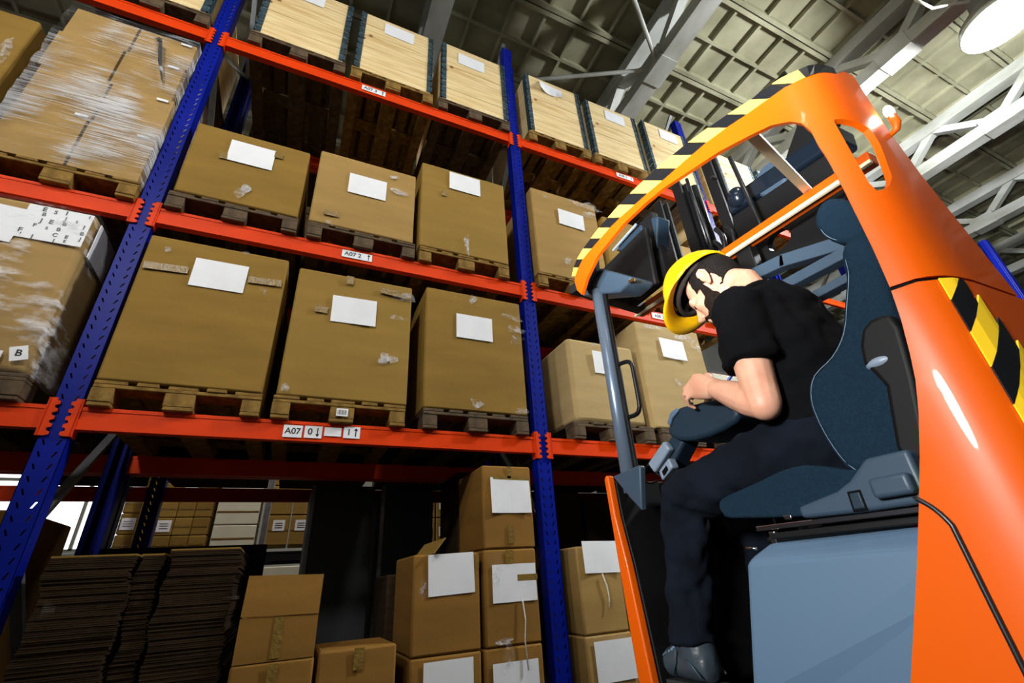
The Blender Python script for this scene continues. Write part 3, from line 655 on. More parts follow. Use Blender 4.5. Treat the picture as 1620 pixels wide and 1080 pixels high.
# plastic wrapped bundle and boxes deeper under the second bay
t = carton(3.45, 4.4, PH, .95, 'film-wrapped bundle deep under the second bay', 'carddark', y0=.35, y1=1.05, name='wrapped_bundle', cat='bundle'); MB().box(3.44, 4.41, .33, 1.06, PH, .96).build('wrap_film', 'film2', t)
carton(2.89, 3.9, .0, 1.80, 'big dark carton added behind the rear beams right of the middle upright', 'carddark', y0=1.3, y1=2.2); carton(3.95, 5.4, .0, 1.75, 'big dark carton added behind the rear beams below the driver', 'carddark', y0=1.3, y1=2.2)  # dark fillers added where the bright back wall showed through
# tall dark sheets on end behind the rear beams
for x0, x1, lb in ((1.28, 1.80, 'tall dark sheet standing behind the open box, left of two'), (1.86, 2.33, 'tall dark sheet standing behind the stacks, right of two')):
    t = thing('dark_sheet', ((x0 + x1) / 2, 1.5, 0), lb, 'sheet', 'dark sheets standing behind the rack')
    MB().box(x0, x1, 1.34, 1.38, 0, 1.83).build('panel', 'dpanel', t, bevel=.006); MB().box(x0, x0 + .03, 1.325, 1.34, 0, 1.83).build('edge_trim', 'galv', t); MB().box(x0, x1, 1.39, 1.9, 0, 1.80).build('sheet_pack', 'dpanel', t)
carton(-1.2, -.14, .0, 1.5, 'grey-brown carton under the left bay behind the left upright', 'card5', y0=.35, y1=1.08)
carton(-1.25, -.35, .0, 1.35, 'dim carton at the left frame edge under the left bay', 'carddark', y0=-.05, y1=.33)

# ------------------------------------------------------------------ far rack across the next aisle
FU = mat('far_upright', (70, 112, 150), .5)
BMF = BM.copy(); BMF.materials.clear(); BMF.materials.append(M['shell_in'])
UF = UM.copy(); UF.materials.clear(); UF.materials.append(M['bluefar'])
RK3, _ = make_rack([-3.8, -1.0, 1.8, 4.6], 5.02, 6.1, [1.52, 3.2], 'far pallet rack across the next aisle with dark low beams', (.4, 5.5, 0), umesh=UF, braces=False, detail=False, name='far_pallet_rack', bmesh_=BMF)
def far_box(x0, x1, z0, z1, mt, lab, y0=5.0, lz=None):
    t = thing('far_carton', ((x0 + x1) / 2, y0 + .3, z0), lab, 'box', 'cartons in the far rack')
    MB().box(x0, x1, y0, y0 + .6, z0, z1).build('carton', mt, t, bevel=.012)
    MB().box(x0 + .01, x1 - .01, y0 - .003, y0 - .001, (z0 + z1) / 2 - .01, (z0 + z1) / 2 + .01).build('tape_strip', 'tape', t)
    if lz is not None:
        s = sheet(t, (x0 + x1) / 2, lz, y0 - .003, .16, .15); b = MB()
        for q in range(3): b.box((x0 + x1) / 2 - .05, (x0 + x1) / 2 + .05, y0 - .008, y0 - .006, lz + .03 - q * .03, lz + .035 - q * .03)
        b.build('printed_lines', 'ink', t)
for c in range(4):
    for r_ in range(6):
        x = -.72 + c * .21 ; z = 1.59 + r_ * .232
        far_box(x, x + .205, z, z + .228, 'card3' if (c + r_) % 3 else 'card', 'small ochre carton in the far rack, %s column, %s row' % (('leftmost', 'second', 'third', 'rightmost')[c], ('bottom', 'second', 'third', 'fourth', 'fifth', 'top')[r_]), lz=(z + .12 if (c, r_) in ((2, 3), (2, 5), (1, 1)) else None))
for r_ in range(5):
    z = 1.59 + r_ * .27; far_box(-.945, -.735, z, z + .265, 'card3', 'ochre carton beside the far pale blue upright, %s of its column' % ('lowest', 'second', 'third', 'fourth', 'topmost')[r_], y0=5.12, lz=(z + .13 if r_ in (1, 3) else None))
for r_ in range(4):
    z = 1.59 + r_ * .36; far_box(.17, .72, z, z + .352, 'whitebox', 'white carton in the far rack, %s of its stack' % ('lowest', 'second', 'third', 'topmost')[r_])
for c in range(2):
    for r_ in range(3):
        x = .86 + c * .3; z = 1.66 + r_ * .42; far_box(x, x + .285, z, z + .41, 'card', 'brown labelled carton left of the dark sheets in the far rack, %s column, %s row' % (('left', 'right')[c], ('bottom', 'middle', 'top')[r_]), lz=z + .27)
for c in range(2):
    for r_ in range(3):
        x = 3.12 + c * .27; z = 1.6 + r_ * .42; far_box(x, x + .25, z, z + .41, 'card', 'brown labelled carton right of the dark sheets in the far rack, %s column, %s row' % (('left', 'right')[c], ('bottom', 'middle', 'top')[r_]), lz=z + .2)
for x0, x1, z1, mt in ((.3, .78, 1.3, 'whitebox'), (.85, 1.5, 1.38, 'whitebox'), (-.9, .2, 1.3, 'card3'), (2.6, 3.4, 1.2, 'card3')):
    far_box(x0, x1, 0, z1, mt, {.3: 'narrow white carton on the floor of the far rack', .85: 'wide white carton on the floor of the far rack', -.9: 'wide brown carton on the floor of the far rack', 2.6: 'brown floor carton of the far rack behind the stacks'}[x0])
tag(MB().box(.78, .85, 4.98, 5.02, 0, 3.2).build('grey_green_post', 'galv', bevel=.004), 'grey-green post between white cartons and labelled cartons in the far rack', 'post')

# ------------------------------------------------------------------ reach truck
TB = (CAM.x + 1.45, CAM.y + .9, 0.0)
TR = thing('reach_truck', TB, 'orange reach truck with striped overhead guard and dark seat', 'forklift')
def F(x, y, z): return (CAM.x + x, CAM.y + y, CAM.z + z)
def mbF(b):
    for v in b.v: v += CAM
    return b
# plan line of the orange shell: straight along the near face, round corner, then along the side
PL = [(1.02, 1.75), (1.0, 1.0), (.985, .6), (.98, .4), (.985, .355), (1.0, .32), (1.02, .302), (1.047, .291), (1.08, .285), (1.115, .282), (1.3, .28), (1.9, .28)]
PU = [0.0]
for a, b in zip(PL[:-1], PL[1:]): PU.append(PU[-1] + math.hypot(b[0] - a[0], b[1] - a[1]))
def plan(u, off=0.0):
    i = 0
    while i < len(PU) - 2 and u > PU[i + 1]: i += 1
    t = (u - PU[i]) / (PU[i + 1] - PU[i]); p = (PL[i][0] + t * (PL[i + 1][0] - PL[i][0]), PL[i][1] + t * (PL[i + 1][1] - PL[i][1]))
    if off:
        def nrm(k): 
            d = (PL[k + 1][0] - PL[k][0], PL[k + 1][1] - PL[k][1]); l = math.hypot(*d); return (-d[1] / l, d[0] / l)
        n0 = nrm(max(i - 1, 0)); n1 = nrm(i); n2 = nrm(min(i + 1, len(PL) - 2))
        a = ((n0[0] + n1[0]) / 2, (n0[1] + n1[1]) / 2); c = ((n1[0] + n2[0]) / 2, (n1[1] + n2[1]) / 2)
        n = (a[0] * (1 - t) + c[0] * t, a[1] * (1 - t) + c[1] * t); p = (p[0] + n[0] * off, p[1] + n[1] * off)
    return p
def resample(poly, step):
    out = []
    for a, b in zip(poly, poly[1:] + poly[:1]):
        n = max(1, int(math.hypot(b[0] - a[0], b[1] - a[1]) / step))
        for i in range(n): out.append((a[0] + (b[0] - a[0]) * i / n, a[1] + (b[1] - a[1]) * i / n))
    return out
def smooth_poly(pts, n=4, closed=False):
    """catmull-rom through pts"""
    out = []; k = len(pts)
    rng = range(k if closed else k - 1)
    for i in rng:
        p0, p1, p2, p3 = (pts[(i - 1) % k] if closed or i > 0 else pts[0]), pts[i], pts[(i + 1) % k], (pts[(i + 2) % k] if closed or i + 2 < k else pts[-1])
        for j in range(n):
            t = j / n; out.append(tuple(.5 * (2 * b + (c - a) * t + (2 * a - 5 * b + 4 * c - d) * t * t + (3 * b - a - 3 * c + d) * t ** 3) for a, b, c, d in zip(p0, p1, p2, p3)))
    if not closed: out.append(tuple(pts[-1]))
    return out
def inside(p, poly):
    c = False; x, y = p
    for (x1, y1), (x2, y2) in zip(poly, poly[1:] + poly[:1]):
        if (y1 > y) != (y2 > y) and x < (x2 - x1) * (y - y1) / (y2 - y1) + x1: c = not c
    return c
def cdt(outer, holes, step):
    outer = resample(outer, step); holes = [resample(h_, step) for h_ in holes]
    pts = [Vector(p) for p in outer]; edges = [(i, (i + 1) % len(outer)) for i in range(len(outer))]
    for h_ in holes:
        o = len(pts); pts += [Vector(p) for p in h_]; edges += [(o + i, o + (i + 1) % len(h_)) for i in range(len(h_))]
    x0, x1 = min(p[0] for p in outer), max(p[0] for p in outer); y0, y1 = min(p[1] for p in outer), max(p[1] for p in outer)
    i = x0
    while i < x1:
        j = y0
        while j < y1:
            if inside((i, j), outer) and not any(inside((i, j), h_) for h_ in holes): pts.append(Vector((i, j)))
            j += step * 1.3
        i += step
    vs, es, fs, *_ = delaunay_2d_cdt(pts, edges, [], 0, 1e-5)
    keep = []
    for f in fs:
        c = (sum(vs[k][0] for k in f) / 3, sum(vs[k][1] for k in f) / 3)
        if inside(c, outer) and not any(inside(c, h_) for h_ in holes): keep.append(tuple(f))
    return [tuple(v) for v in vs], keep
def shell(name, outer, holes, mats, parent, thick=.035, step=.02, off=0.0):
    vs, fs = cdt(outer, holes, step); b = MB(); P = []
    for u, z in vs: x, y = plan(u, off); P.append(F(x, y, z))
    b.add(P, fs); o = b.build(name, mats, parent, smooth=True, fixn=False)
    # orient outwards (towards the viewer side, -x)
    me = o.data; s = sum(p.normal.x * p.area for p in me.polygons)
    if s > 0: me.flip_normals()
    sd = o.modifiers.new('thickness', 'SOLIDIFY'); sd.thickness = thick; sd.offset = -1; sd.use_even_offset = False
    if isinstance(mats, list) and len(mats) > 1: sd.material_offset = 1; sd.material_offset_rim = 0
    es = o.modifiers.new('crease', 'EDGE_SPLIT'); es.split_angle = .75
    return o
A_ = [(.334, 1.203), (.359, 1.235), (.393, 1.256), (.453, 1.271), (.518, 1.276), (.585, 1.28), (.651, 1.277), (.731, 1.274), (.801, 1.266), (.88, 1.254), (.952, 1.24), (1.029, 1.22), (1.099, 1.2), (1.176, 1.174), (1.244, 1.148), (1.316, 1.117), (1.375, 1.101), (1.437, 1.088), (1.502, 1.102), (1.545, 1.104)]
B_ = [(.364, 1.183), (.398, 1.207), (.44, 1.222), (.515, 1.224), (.584, 1.223), (.654, 1.222), (.723, 1.215), (.812, 1.199), (.884, 1.186), (.963, 1.169), (1.03, 1.157), (1.097, 1.144), (1.158, 1.131), (1.228, 1.11), (1.292, 1.086), (1.356, 1.066), (1.415, 1.055), (1.442, 1.053), (1.472, 1.059), (1.535, 1.073)]
C_ = [(.39, 1.068), (.445, 1.117), (.543, 1.162), (.728, 1.175), (.861, 1.159), (.96, 1.139), (1.044, 1.11), (1.182, 1.063), (1.285, 1.015), (1.334, .989), (1.374, .955), (1.392, .928), (1.402, .89), (1.401, .848)]
hole = [(1.448, .885), (1.452, .893), (1.47, .889), (1.505, .882), (1.528, .868), (1.534, .845), (1.533, .815), (1.517, .755), (1.504, .706), (1.485, .681), (1.464, .668), (1.452, .668), (1.447, .691), (1.447, .773)]
guard = C_ + [(1.404, .793), (1.404, .719), (1.40, .547), (1.395, .452), (1.434, .451), (1.489, .450), (1.559, .450), (1.735, .450), (1.695, .584), (1.646, .754), (1.622, .913), (1.628, 1.116), (1.585, 1.11)] + B_[::-1] + [(.352, 1.165), (.362, 1.11)]
shell('guard_frame', guard, [hole], ['truck', 'shell_in'], TR, .014, .018)
# hazard stripes along the upper rim, one piece each
kinds = 'YKYKYKYKYKYKYKYKYK'
def rim(i):
    a, b = A_[i], B_[i]; return a, b
idx = list(range(len(A_)))
seq = [(0, 1, 'Y'), (1, 2, 'K'), (2, 3, 'Y'), (3, 4, 'K'), (4, 5, 'Y'), (5, 6, 'K'), (6, 7, 'Y'), (7, 8, 'K'), (8, 9, 'Y'), (9, 10, 'K'), (10, 11, 'Y'), (11, 12, 'K'), (12, 13, 'Y'), (13, 14, 'K'), (14, 15, 'Y'), (15, 16, 'K'), (16, 17, 'Y'), (17, 19, 'K')]
for i, j, k in seq:
    vs = []; n = (j - i) * 3; fs = []
    for q in range(n + 1):
        s = i + (j - i) * q / n; a = min(int(s), len(A_) - 2); t = s - a
        pa = [A_[a][c] + (A_[a + 1][c] - A_[a][c]) * t for c in (0, 1)]; pb = [B_[a][c] + (B_[a + 1][c] - B_[a][c]) * t for c in (0, 1)]
        for p, off in ((pb, -.0006), (pa, .001)):
            x, y = plan(p[0], off); vs.append(F(x, y, p[1]))
        for p, off in ((pb, .014), (pa, .014)):
            x, y = plan(p[0], off); vs.append(F(x, y, p[1]))
    for q in range(n):
        o = q * 4; fs += [(o, o + 1, o + 5, o + 4), (o + 3, o + 2, o + 6, o + 7), (o + 1, o + 3, o + 7, o + 5), (o + 2, o, o + 4, o + 6)]
    fs += [(0, 2, 3, 1), (n * 4, n * 4 + 1, n * 4 + 3, n * 4 + 2)]
    MB().add(vs, fs).build('hazard_stripe', 'tcream' if k == 'Y' else 'tblack', TR)
# lower body shell
low = [(1.394, .444), (1.387, .385), (1.375, .318), (1.365, .272), (1.348, .218), (1.32, .148), (1.285, .069), (1.241, -.027), (1.16, -.195), (1.05, -.42), (1.0, -.6), (.98, -.93)]
body = low + [(2.3, -.93), (2.3, .444), (1.559, .444), (1.489, .444), (1.434, .444)]
shell('body_shell', body, [], ['truck', 'shell_in'], TR, .04, .03)
MB().add([F(*plan(u, o), z) for u, o, z in [(1.393, .004, .444), (1.434, .004, .444), (1.489, .004, .444), (1.559, .004, .444), (1.735, .004, .444)] + [(1.393, .004, .452), (1.434, .004, .452), (1.489, .004, .452), (1.559, .004, .452), (1.735, .004, .452)]],
         [(0, 1, 6, 5), (1, 2, 7, 6), (2, 3, 8, 7), (3, 4, 9, 8)]).build('shell_joint', 'matblack', TR)
# slanted warning band on the rounded body corner
U0 = 1.466
zb = .396 + .066; k = 0
while zb > -.9:
    def band(u): return zb + (u - U0) * 1.15
    vs = []; fs = []; n = 6; hgt = .066; U1_ = min(1.575, 1.505 + max(0, .44 - zb) * .28)
    for q in range(n + 1):
        u = U0 + (U1_ - U0) * q / n
        for dz in (0, -hgt):
            for off in (-.0012, -.0045):
                x, y = plan(u, -off * -1 if False else off); z = min(band(u) + dz, .442); vs.append(F(x, y, z))
    for q in range(n):
        o = q * 4; fs += [(o, o + 4, o + 5, o + 1), (o + 2, o + 3, o + 7, o + 6), (o + 1, o + 5, o + 7, o + 3), (o, o + 2, o + 6, o + 4)]
    fs += [(0, 1, 3, 2), (n * 4, n * 4 + 2, n * 4 + 3, n * 4 + 1)]
    if max(v[2] for v in vs) > min(v[2] for v in vs) + .002: MB().add(vs, fs).build('hazard_stripe', 'tyellow' if k % 2 == 0 else 'tblack', TR)
    zb -= hgt; k += 1
MB().tube([F(*plan(u, -.004), z) for u, z in smooth_poly([(1.285, .080), (1.29, .079), (1.307, .061), (1.319, .038), (1.321, .02), (1.323, -.077), (1.325, -.155), (1.327, -.3), (1.327, -.8)], 3)], .0042, 8).build('charging_cable', 'hose', TR, smooth=True)
# work lamp on the back of the guard
wl = MB().tube([F(1.18, .285, .885), F(1.18, .268, .89), F(1.18, .262, .905), F(1.18, .262, .93)], [.005, .008, .010, .009], 12); wl.build('work_lamp_socket', 'truck', TR, smooth=True)
mbF(MB().ell((1.18, .262, .945), (.011, .010, .018))).build('work_lamp', 'lamp', TR, smooth=True)
MB().box(*[c for p in zip(F(1.0, .62, 1.02), F(1.02, .63, 1.03)) for c in p]).build('guard_clip', 'black', TR)

def prism(name, poly, x0, x1, mt, bevel=.01, sm=0, parent=TR, seg=3, dy=0, dz=0, smooth=True):
    p = smooth_poly(poly, sm, True) if sm else poly
    b = mbF(MB().prismx(p, x0, x1, dy=dy, dz=dz)); o = b.build(name, mt, parent, bevel=bevel, smooth=False, seg=seg)
    if smooth:
        for q in o.data.polygons: q.use_smooth = True
        try: o.data.set_sharp_from_angle(angle=.7)
        except Exception: pass
    return o
def bars(name, p, q, w_, h_, mt, bevel=.004, parent=TR, up=(0, 0, 1)):
    return mbF(MB().bar(p, q, w_, h_, up)).build(name, mt, parent, bevel=bevel)
def tubes(name, pts, r, mt, parent=TR, n=12): return mbF(MB().tube(pts, r, n)).build(name, mt, parent, smooth=True)
# roof: far side bar, cross bars
bars('guard_crossbar', (1.6, 1.66, 1.262), (1.6, .45, 1.168), .05, .045, 'truck')
bars('crossbar_lit_edge', (1.57, 1.66, 1.236), (1.57, .45, 1.142), .016, .014, 'cream', .002)  # pale strip painted in for the lit underside of the crossbar
bars('roof_bar', (1.012, .485, 1.06), (1.6, .664, 1.225), .03, .018, 'cream', .003)
bars('roof_front_bar', (1.04, 1.45, 1.17), (1.62, 1.62, 1.26), .06, .04, 'shell_in')
tubes('guard_lit_rim', smooth_poly([F_[0:3] for F_ in ((1.25, .365, 1.10), (1.25, .335, 1.04), (1.25, .328, .95), (1.25, .333, .86))], 4), .010, 'cream')  # cream arc paints the light along the inner edge of the pillar opening
# dark bulkhead with round opening towards the mast
vs, fs = cdt([(1.17, 1.29), (.60, 1.25), (.61, .98), (.86, 1.12), (.96, 1.13), (1.10, 1.14)], [[(.89 + .055 * math.cos(a * .5236), 1.205 + .045 * math.sin(a * .5236)) for a in range(12)]], .03)
b = MB().add([F(1.75, y, z) for y, z in vs], fs); o = b.build('mast_bulkhead', 'black', TR, fixn=True); sd = o.modifiers.new('thickness', 'SOLIDIFY'); sd.thickness = .03
bars('back_frame_bar', (1.55, 1.0, 1.02), (1.55, .80, .985), .05, .05, 'plasm')
bars('back_frame_bar', (1.55, .82, .99), (1.55, .52, .885), .05, .05, 'plasm')
bars('back_frame_bar', (1.55, .90, .90), (1.55, .54, .875), .05, .04, 'plasm')
bars('back_frame_bar', (1.55, .80, .80), (1.55, .56, .795), .05, .03, 'plasm')
bars('back_frame_post', (1.62, .98, -.3), (1.62, .98, 1.24), .07, .05, 'black'); bars('back_frame_post', (1.62, .60, -.3), (1.62, .60, 1.05), .06, .05, 'black')
bars('mast_side_wall', (1.80, .9, -.9), (1.80, .9, .30), .04, .8, 'shell_in', up=(0, 1, 0))
# front corner post with fairing, grab handle and the orange edged front wall
tubes('corner_post', [(1.12, 1.376, 1.12), (1.12, 1.378, .7), (1.12, 1.384, .25)], [(.030, .036)] * 3, 'postm', n=20)
bars('post_channel', (1.115, 1.336, 1.10), (1.115, 1.341, .27), .02, .012, 'black', .003)
tubes('grab_handle', smooth_poly([(1.12, 1.345, .742), (1.12, 1.285, .73), (1.12, 1.262, .71), (1.12, 1.258, .68), (1.12, 1.260, .56), (1.12, 1.266, .53), (1.12, 1.288, .515), (1.12, 1.345, .52)], 4), .0085, 'black')
prism('post_fairing', [(1.425, .315), (1.27, .322), (1.262, .315), (1.296, .176), (1.345, .225)], 1.07, 1.095, 'plasm', .008)
prism('front_wall_edge', [(1.446, .307), (1.435, .32), (1.42, .314), (1.414, .176), (1.388, .018), (1.357, -.299), (1.33, -.6), (1.33, -.93), (1.42, -.93), (1.425, -.307)], 1.045, 1.075, 'truck', .006)
prism('front_wall', [(1.44, .30), (1.418, .30), (1.41, .17), (1.384, .018), (1.352, -.299), (1.33, -.93), (1.42, -.93), (1.424, -.307)], 1.076, 1.75, 'shell_in', .004)
prism('front_inner_panel', [(1.405, .29), (1.29, .30), (1.20, .05), (1.25, -.31), (1.35, -.31)], 1.25, 1.72, 'shell_in', .02)
# console hanging under the front of the guard
prism('console_tray', [(1.56, 1.245), (1.44, 1.235), (1.32, 1.205), (1.14, 1.035), (1.16, 1.02), (1.23, 1.02), (1.42, 1.125), (1.52, 1.18)], 1.10, 1.22, 'plasm', .012)
prism('console_lit_face', [(1.515, 1.20), (1.44, 1.245), (1.32, 1.27), (1.33, 1.19), (1.42, 1.165)], 1.085, 1.11, 'plas', .006)  # paler than the tray: front light put into the colour
prism('console_back', [(1.60, 1.46), (1.24, 1.46), (1.26, 1.14), (1.40, 1.14)], 1.35, 1.38, 'shell_in', .01)
prism('display_mount', [(1.55, 1.565), (1.33, 1.57), (1.33, 1.40)], 1.42, 1.50, 'plasd', .01)
prism('display_mount_wedge', [(1.26, 1.55), (1.21, 1.52), (1.27, 1.36)], 1.42, 1.50, 'plasd', .01)
bars('display_edge', (1.41, 1.555, 1.565), (1.41, 1.345, 1.578), .01, .012, 'plasl', .002)
bars('roof_bracket', (1.45, 1.40, 1.20), (1.46, 1.40, 1.60), .04, .28, 'shell_in', up=(0, 1, 0))
bars('console_lamp', (1.095, 1.12, 1.008), (1.095, 1.155, 1.02), .008, .012, 'chrome', .002)
# seat
ST = TR
CU = [(.973, .144), (.957, .160), (.9, .171), (.827, .182), (.759, .194), (.70, .194), (.651, .180), (.608, .164), (.543, .150), (.56, .075), (.754, .088), (.94, .108), (.965, .12)]
prism('seat_cushion', CU, 1.07, 1.56, 'fabric', .03, 2)
tubes('cushion_stitching', [(1.072, y, z) for y, z in smooth_poly([(.965, .150), (.9, .160), (.827, .172), (.759, .182), (.70, .182), (.651, .172)], 3)], .0013, 'stitch', n=6)
BF = [(.432, .64), (.45, .60), (.457, .563), (.482, .51), (.515, .445), (.558, .404), (.61, .38), (.634, .344), (.641, .299), (.635, .237), (.62, .184), (.60, .155)]
BB = [(.50, .13), (.45, .2), (.43, .275), (.412, .377), (.386, .515), (.375, .6), (.39, .645)]
prism('backrest_bolster', BF + BB, 1.07, 1.16, 'fabric', .028, 2); prism('backrest_bolster', BF + BB, 1.46, 1.55, 'fabric', .028, 2)
prism('backrest', [(.42, .64), (.44, .563), (.455, .50), (.47, .40), (.50, .30), (.52, .2), (.53, .15), (.47, .14), (.43, .275), (.40, .377), (.378, .515), (.37, .62)], 1.15, 1.47, 'fabric', .02, 2)
tubes('bolster_stitching', [(1.073, y - .012, z) for y, z in smooth_poly(BF[1:], 3)], .0012, 'stitch', n=6)
prism('dark_strap_recess', [(.465, .43), (.42, .44), (.40, .40), (.44, .20), (.47, .15), (.50, .18), (.47, .30), (.49, .36)], 1.06, 1.10, 'shell_in', .012, 2)  # black plate puts the shade of the strap recess into colour
mbF(MB().ell((1.075, .462, .352), (.02, .03, .014))).build('backrest_lever', 'plasl', TR, smooth=True)
prism('headrest', [(.495, .775), (.478, .808), (.45, .82), (.42, .80), (.40, .755), (.405, .68), (.43, .665), (.467, .69), (.488, .73)], 1.14, 1.44, 'fabric', .035, 2)
tubes('headrest_stitching', [(1.143, y, z) for y, z in smooth_poly([(.485, .775), (.484, .735), (.465, .70), (.43, .68), (.41, .69)], 3)], .0012, 'stitch', n=6)
for x in (1.22, 1.36): tubes('headrest_rod', [(x, .425, .60), (x, .432, .70)], .007, 'chrome')
prism('seat_side_trim', [(.722, .104), (.626, .122), (.593, .137), (.548, .172), (.47, .172), (.47, .076), (.60, .076), (.72, .080)], 1.035, 1.075, 'plasm', .008)
tr = MB(); 
prism('trim_button', [(.600, .113), (.580, .113), (.580, .082), (.602, .082)], 1.031, 1.036, 'plasd', .003); prism('trim_button_rim', [(.604, .117), (.577, .117), (.577, .078), (.606, .078)], 1.033, 1.0355, 'matblack', .002)
prism('seat_adjuster', [(.548, .131), (.478, .131), (.478, .093), (.548, .093)], 1.012, 1.04, 'plasm', .008)
bars('seat_rail', (1.06, .86, .073), (1.06, .47, .068), .012, .012, 'chrome', .002); bars('seat_rail', (1.05, .82, .052), (1.05, .47, .05), .016, .014, 'black', .003)
bars('suspension_scissor', (1.12, .83, .045), (1.12, .52, .075), .03, .02, 'black'); bars('suspension_scissor', (1.45, .83, .045), (1.45, .52, .075), .03, .02, 'black')
prism('suspension_box', [(.80, .08), (.5, .08), (.5, .035), (.82, .035)], 1.13, 1.5, 'matblack', .004)
prism('rail_clip', [(.822, .062), (.806, .062), (.808, .035), (.822, .035)], 1.045, 1.055, 'chrome', .001)
prism('rail_bracket', [(.775, .093), (.755, .092), (.756, .083), (.772, .084)], 1.05, 1.055, 'chrome', .001)
tubes('release_lever', [(1.02, .875, .033), (1.02, .845, .028)], .0035, 'chrome', n=8)
# hood below the seat: chamfered panel with a diagonal facet
hd = MB()
hv = [(.995, .866, .004), (1.005, .45, .006), (1.04, .826, .038), (1.04, .45, .040), (.985, .935, -.26), (.995, .98, -.93), (.99, .45, -.05), (1.0, .82, -.26), (1.05, .60, -.93), (1.10, .45, -.93), (1.62, .826, .038), (1.62, .45, .04), (1.6, .98, -.93), (1.6, .45, -.93), (1.6, .866, .004), (1.6, .935, -.26)]
hf = [(0, 1, 3, 2), (0, 4, 7, 6, 1), (4, 5, 8, 7), (7, 8, 9, 6), (2, 3, 11, 10), (0, 2, 10, 14), (0, 14, 15, 4), (4, 15, 12, 5), (5, 12, 13, 9, 8), (1, 6, 9, 13, 11, 3), (10, 11, 13, 12, 15, 14)]
mbF(hd.add(hv, hf)).build('battery_hood', 'plas', TR, bevel=.012, seg=3)
prism('hood_top_plate', [(.84, .052), (.46, .056), (.46, .041), (.835, .038)], 1.05, 1.5, 'black', .006)
# floor plate, chassis and wheels
b = MB(); b.box(*[c for p in zip(F(1.04, .42, -.362), F(1.78, 1.42, -.334)) for c in p]); b.build('floor_plate', 'matblack', TR, bevel=.004)
b = MB(); b.box(CAM.x + 1.08, CAM.x + 2.15, CAM.y + .33, CAM.y + 1.36, .12, CAM.z - .366); b.build('chassis', 'shell_in', TR, bevel=.02)
for y in (.42, 1.22):
    MB().tube([F(2.35, y - .06, .16 - CAM.z), F(2.35, y + .06, .16 - CAM.z)], .16, 24).build('load_wheel', 'matblack', TR, smooth=False)
    b = MB(); b.box(CAM.x + 2.1, CAM.x + 3.6, CAM.y + y - .09, CAM.y + y + .09, .14, .30); b.build('support_leg', 'shell_in', TR, bevel=.01)
    MB().tube([F(3.5, y - .05, .15 - CAM.z), F(3.5, y + .05, .15 - CAM.z)], .15, 24).build('load_wheel', 'matblack', TR)
MB().tube([F(1.45, .86, .17 - CAM.z), F(1.45, 1.0, .17 - CAM.z)], .17, 28).build('drive_wheel', 'matblack', TR)
# armrest console with steering head
prism('armrest', [(1.21, .457), (1.186, .49), (1.141, .499), (1.07, .487), (.967, .468), (.912, .40), (.988, .373), (1.109, .372), (1.19, .395), (1.228, .43)], 1.19, 1.36, 'plasd', .022, 2)
prism('armrest_trim', [(1.205, .462), (1.18, .49), (1.145, .497), (1.142, .483), (1.175, .470), (1.198, .445)], 1.178, 1.192, 'plas', .005)
prism('steering_arm', [(1.232, .432), (1.185, .392), (1.325, .282), (1.40, .345)], 1.22, 1.30, 'plasd', .012)
prism('switch_module', [(1.362, .352), (1.255, .410), (1.233, .375), (1.335, .312)], 1.19, 1.22, 'plasl', .008)
prism('switch_module_lower', [(1.305, .312), (1.243, .346), (1.232, .310), (1.298, .277)], 1.185, 1.22, 'plasl', .006)
prism('key_slot', [(1.285, .306), (1.258, .322), (1.252, .306), (1.28, .29)], 1.181, 1.186, 'matblack', .002)
tubes('console_wire', smooth_poly([(1.2, 1.37, .35), (1.18, 1.385, .31), (1.18, 1.36, .28), (1.2, 1.33, .285)], 3), .0035, 'hose', n=6)
# mast: rails, hoses, chain, crosshead
for y, zl in ((1.83, 1.86), (1.63, 1.76), (1.365, -.86), (.78, -.86)):
    m_ = MB(); m_.box(2.18, 2.24, y - .012, y + .012, zl, 2.43); m_.box(2.17, 2.185, y - .035, y + .035, zl, 2.43); m_.box(2.235, 2.25, y - .035, y + .035, zl, 2.43); mbF(m_).build('mast_rail', 'black', TR)
tubes('mast_hose', [(2.0, 1.108, 2.06), (2.0, 1.095, 1.7), (2.0, 1.075, 1.25)], .012, 'hose')
tubes('lift_cylinder', [(2.25, 1.56, 1.8), (2.25, 1.56, 2.35)], .035, 'black')
tubes('lift_chain', [(2.1, 1.48, 1.75), (2.1, 1.48, 2.3)], .012, 'hose', n=6)
bars('mast_crosshead', (2.2, 1.30, 1.90), (2.2, .66, 1.80), .16, .11, 'gloss', .02); bars('mast_crosshead_top', (2.25, 1.22, 1.99), (2.25, .70, 1.90), .05, .05, 'gloss', .01)
mbF(MB().lathe((2.13, 1.02, 1.86), [(.0, .0), (.09, .0), (.10, .012), (.10, .05), (.0, .05)], 24, Matrix.Rotation(math.pi / 2, 3, 'Y'))).build('chain_pulley', 'plasm', TR, smooth=False)
mbF(MB().ell((2.12, 1.22, 1.90), (.05, .055, .065))).build('hydraulic_valve', 'gloss', TR, smooth=True)
bars('mast_bracket', (2.2, .86, 1.85), (2.2, .70, 2.02), .12, .16, 'black', .01)
for i, (p, q) in enumerate((((2.1, 1.40, 1.80), (2.1, 1.36, 1.45)), ((2.1, 1.34, 1.78), (2.1, 1.30, 1.40)), ((2.12, 1.45, 1.75), (2.12, 1.47, 1.4)))):
    tubes('hydraulic_hose', smooth_poly([p, (p[0] - .03, p[1] - .05, p[2] - .12), (q[0] - .02, q[1] + .03, q[2] + .1), q], 4), .014, 'hose', n=8)
bars('carriage_plate', (2.12, 1.30, 1.70), (2.12, .70, 1.62), .03, .2, 'black', .01)
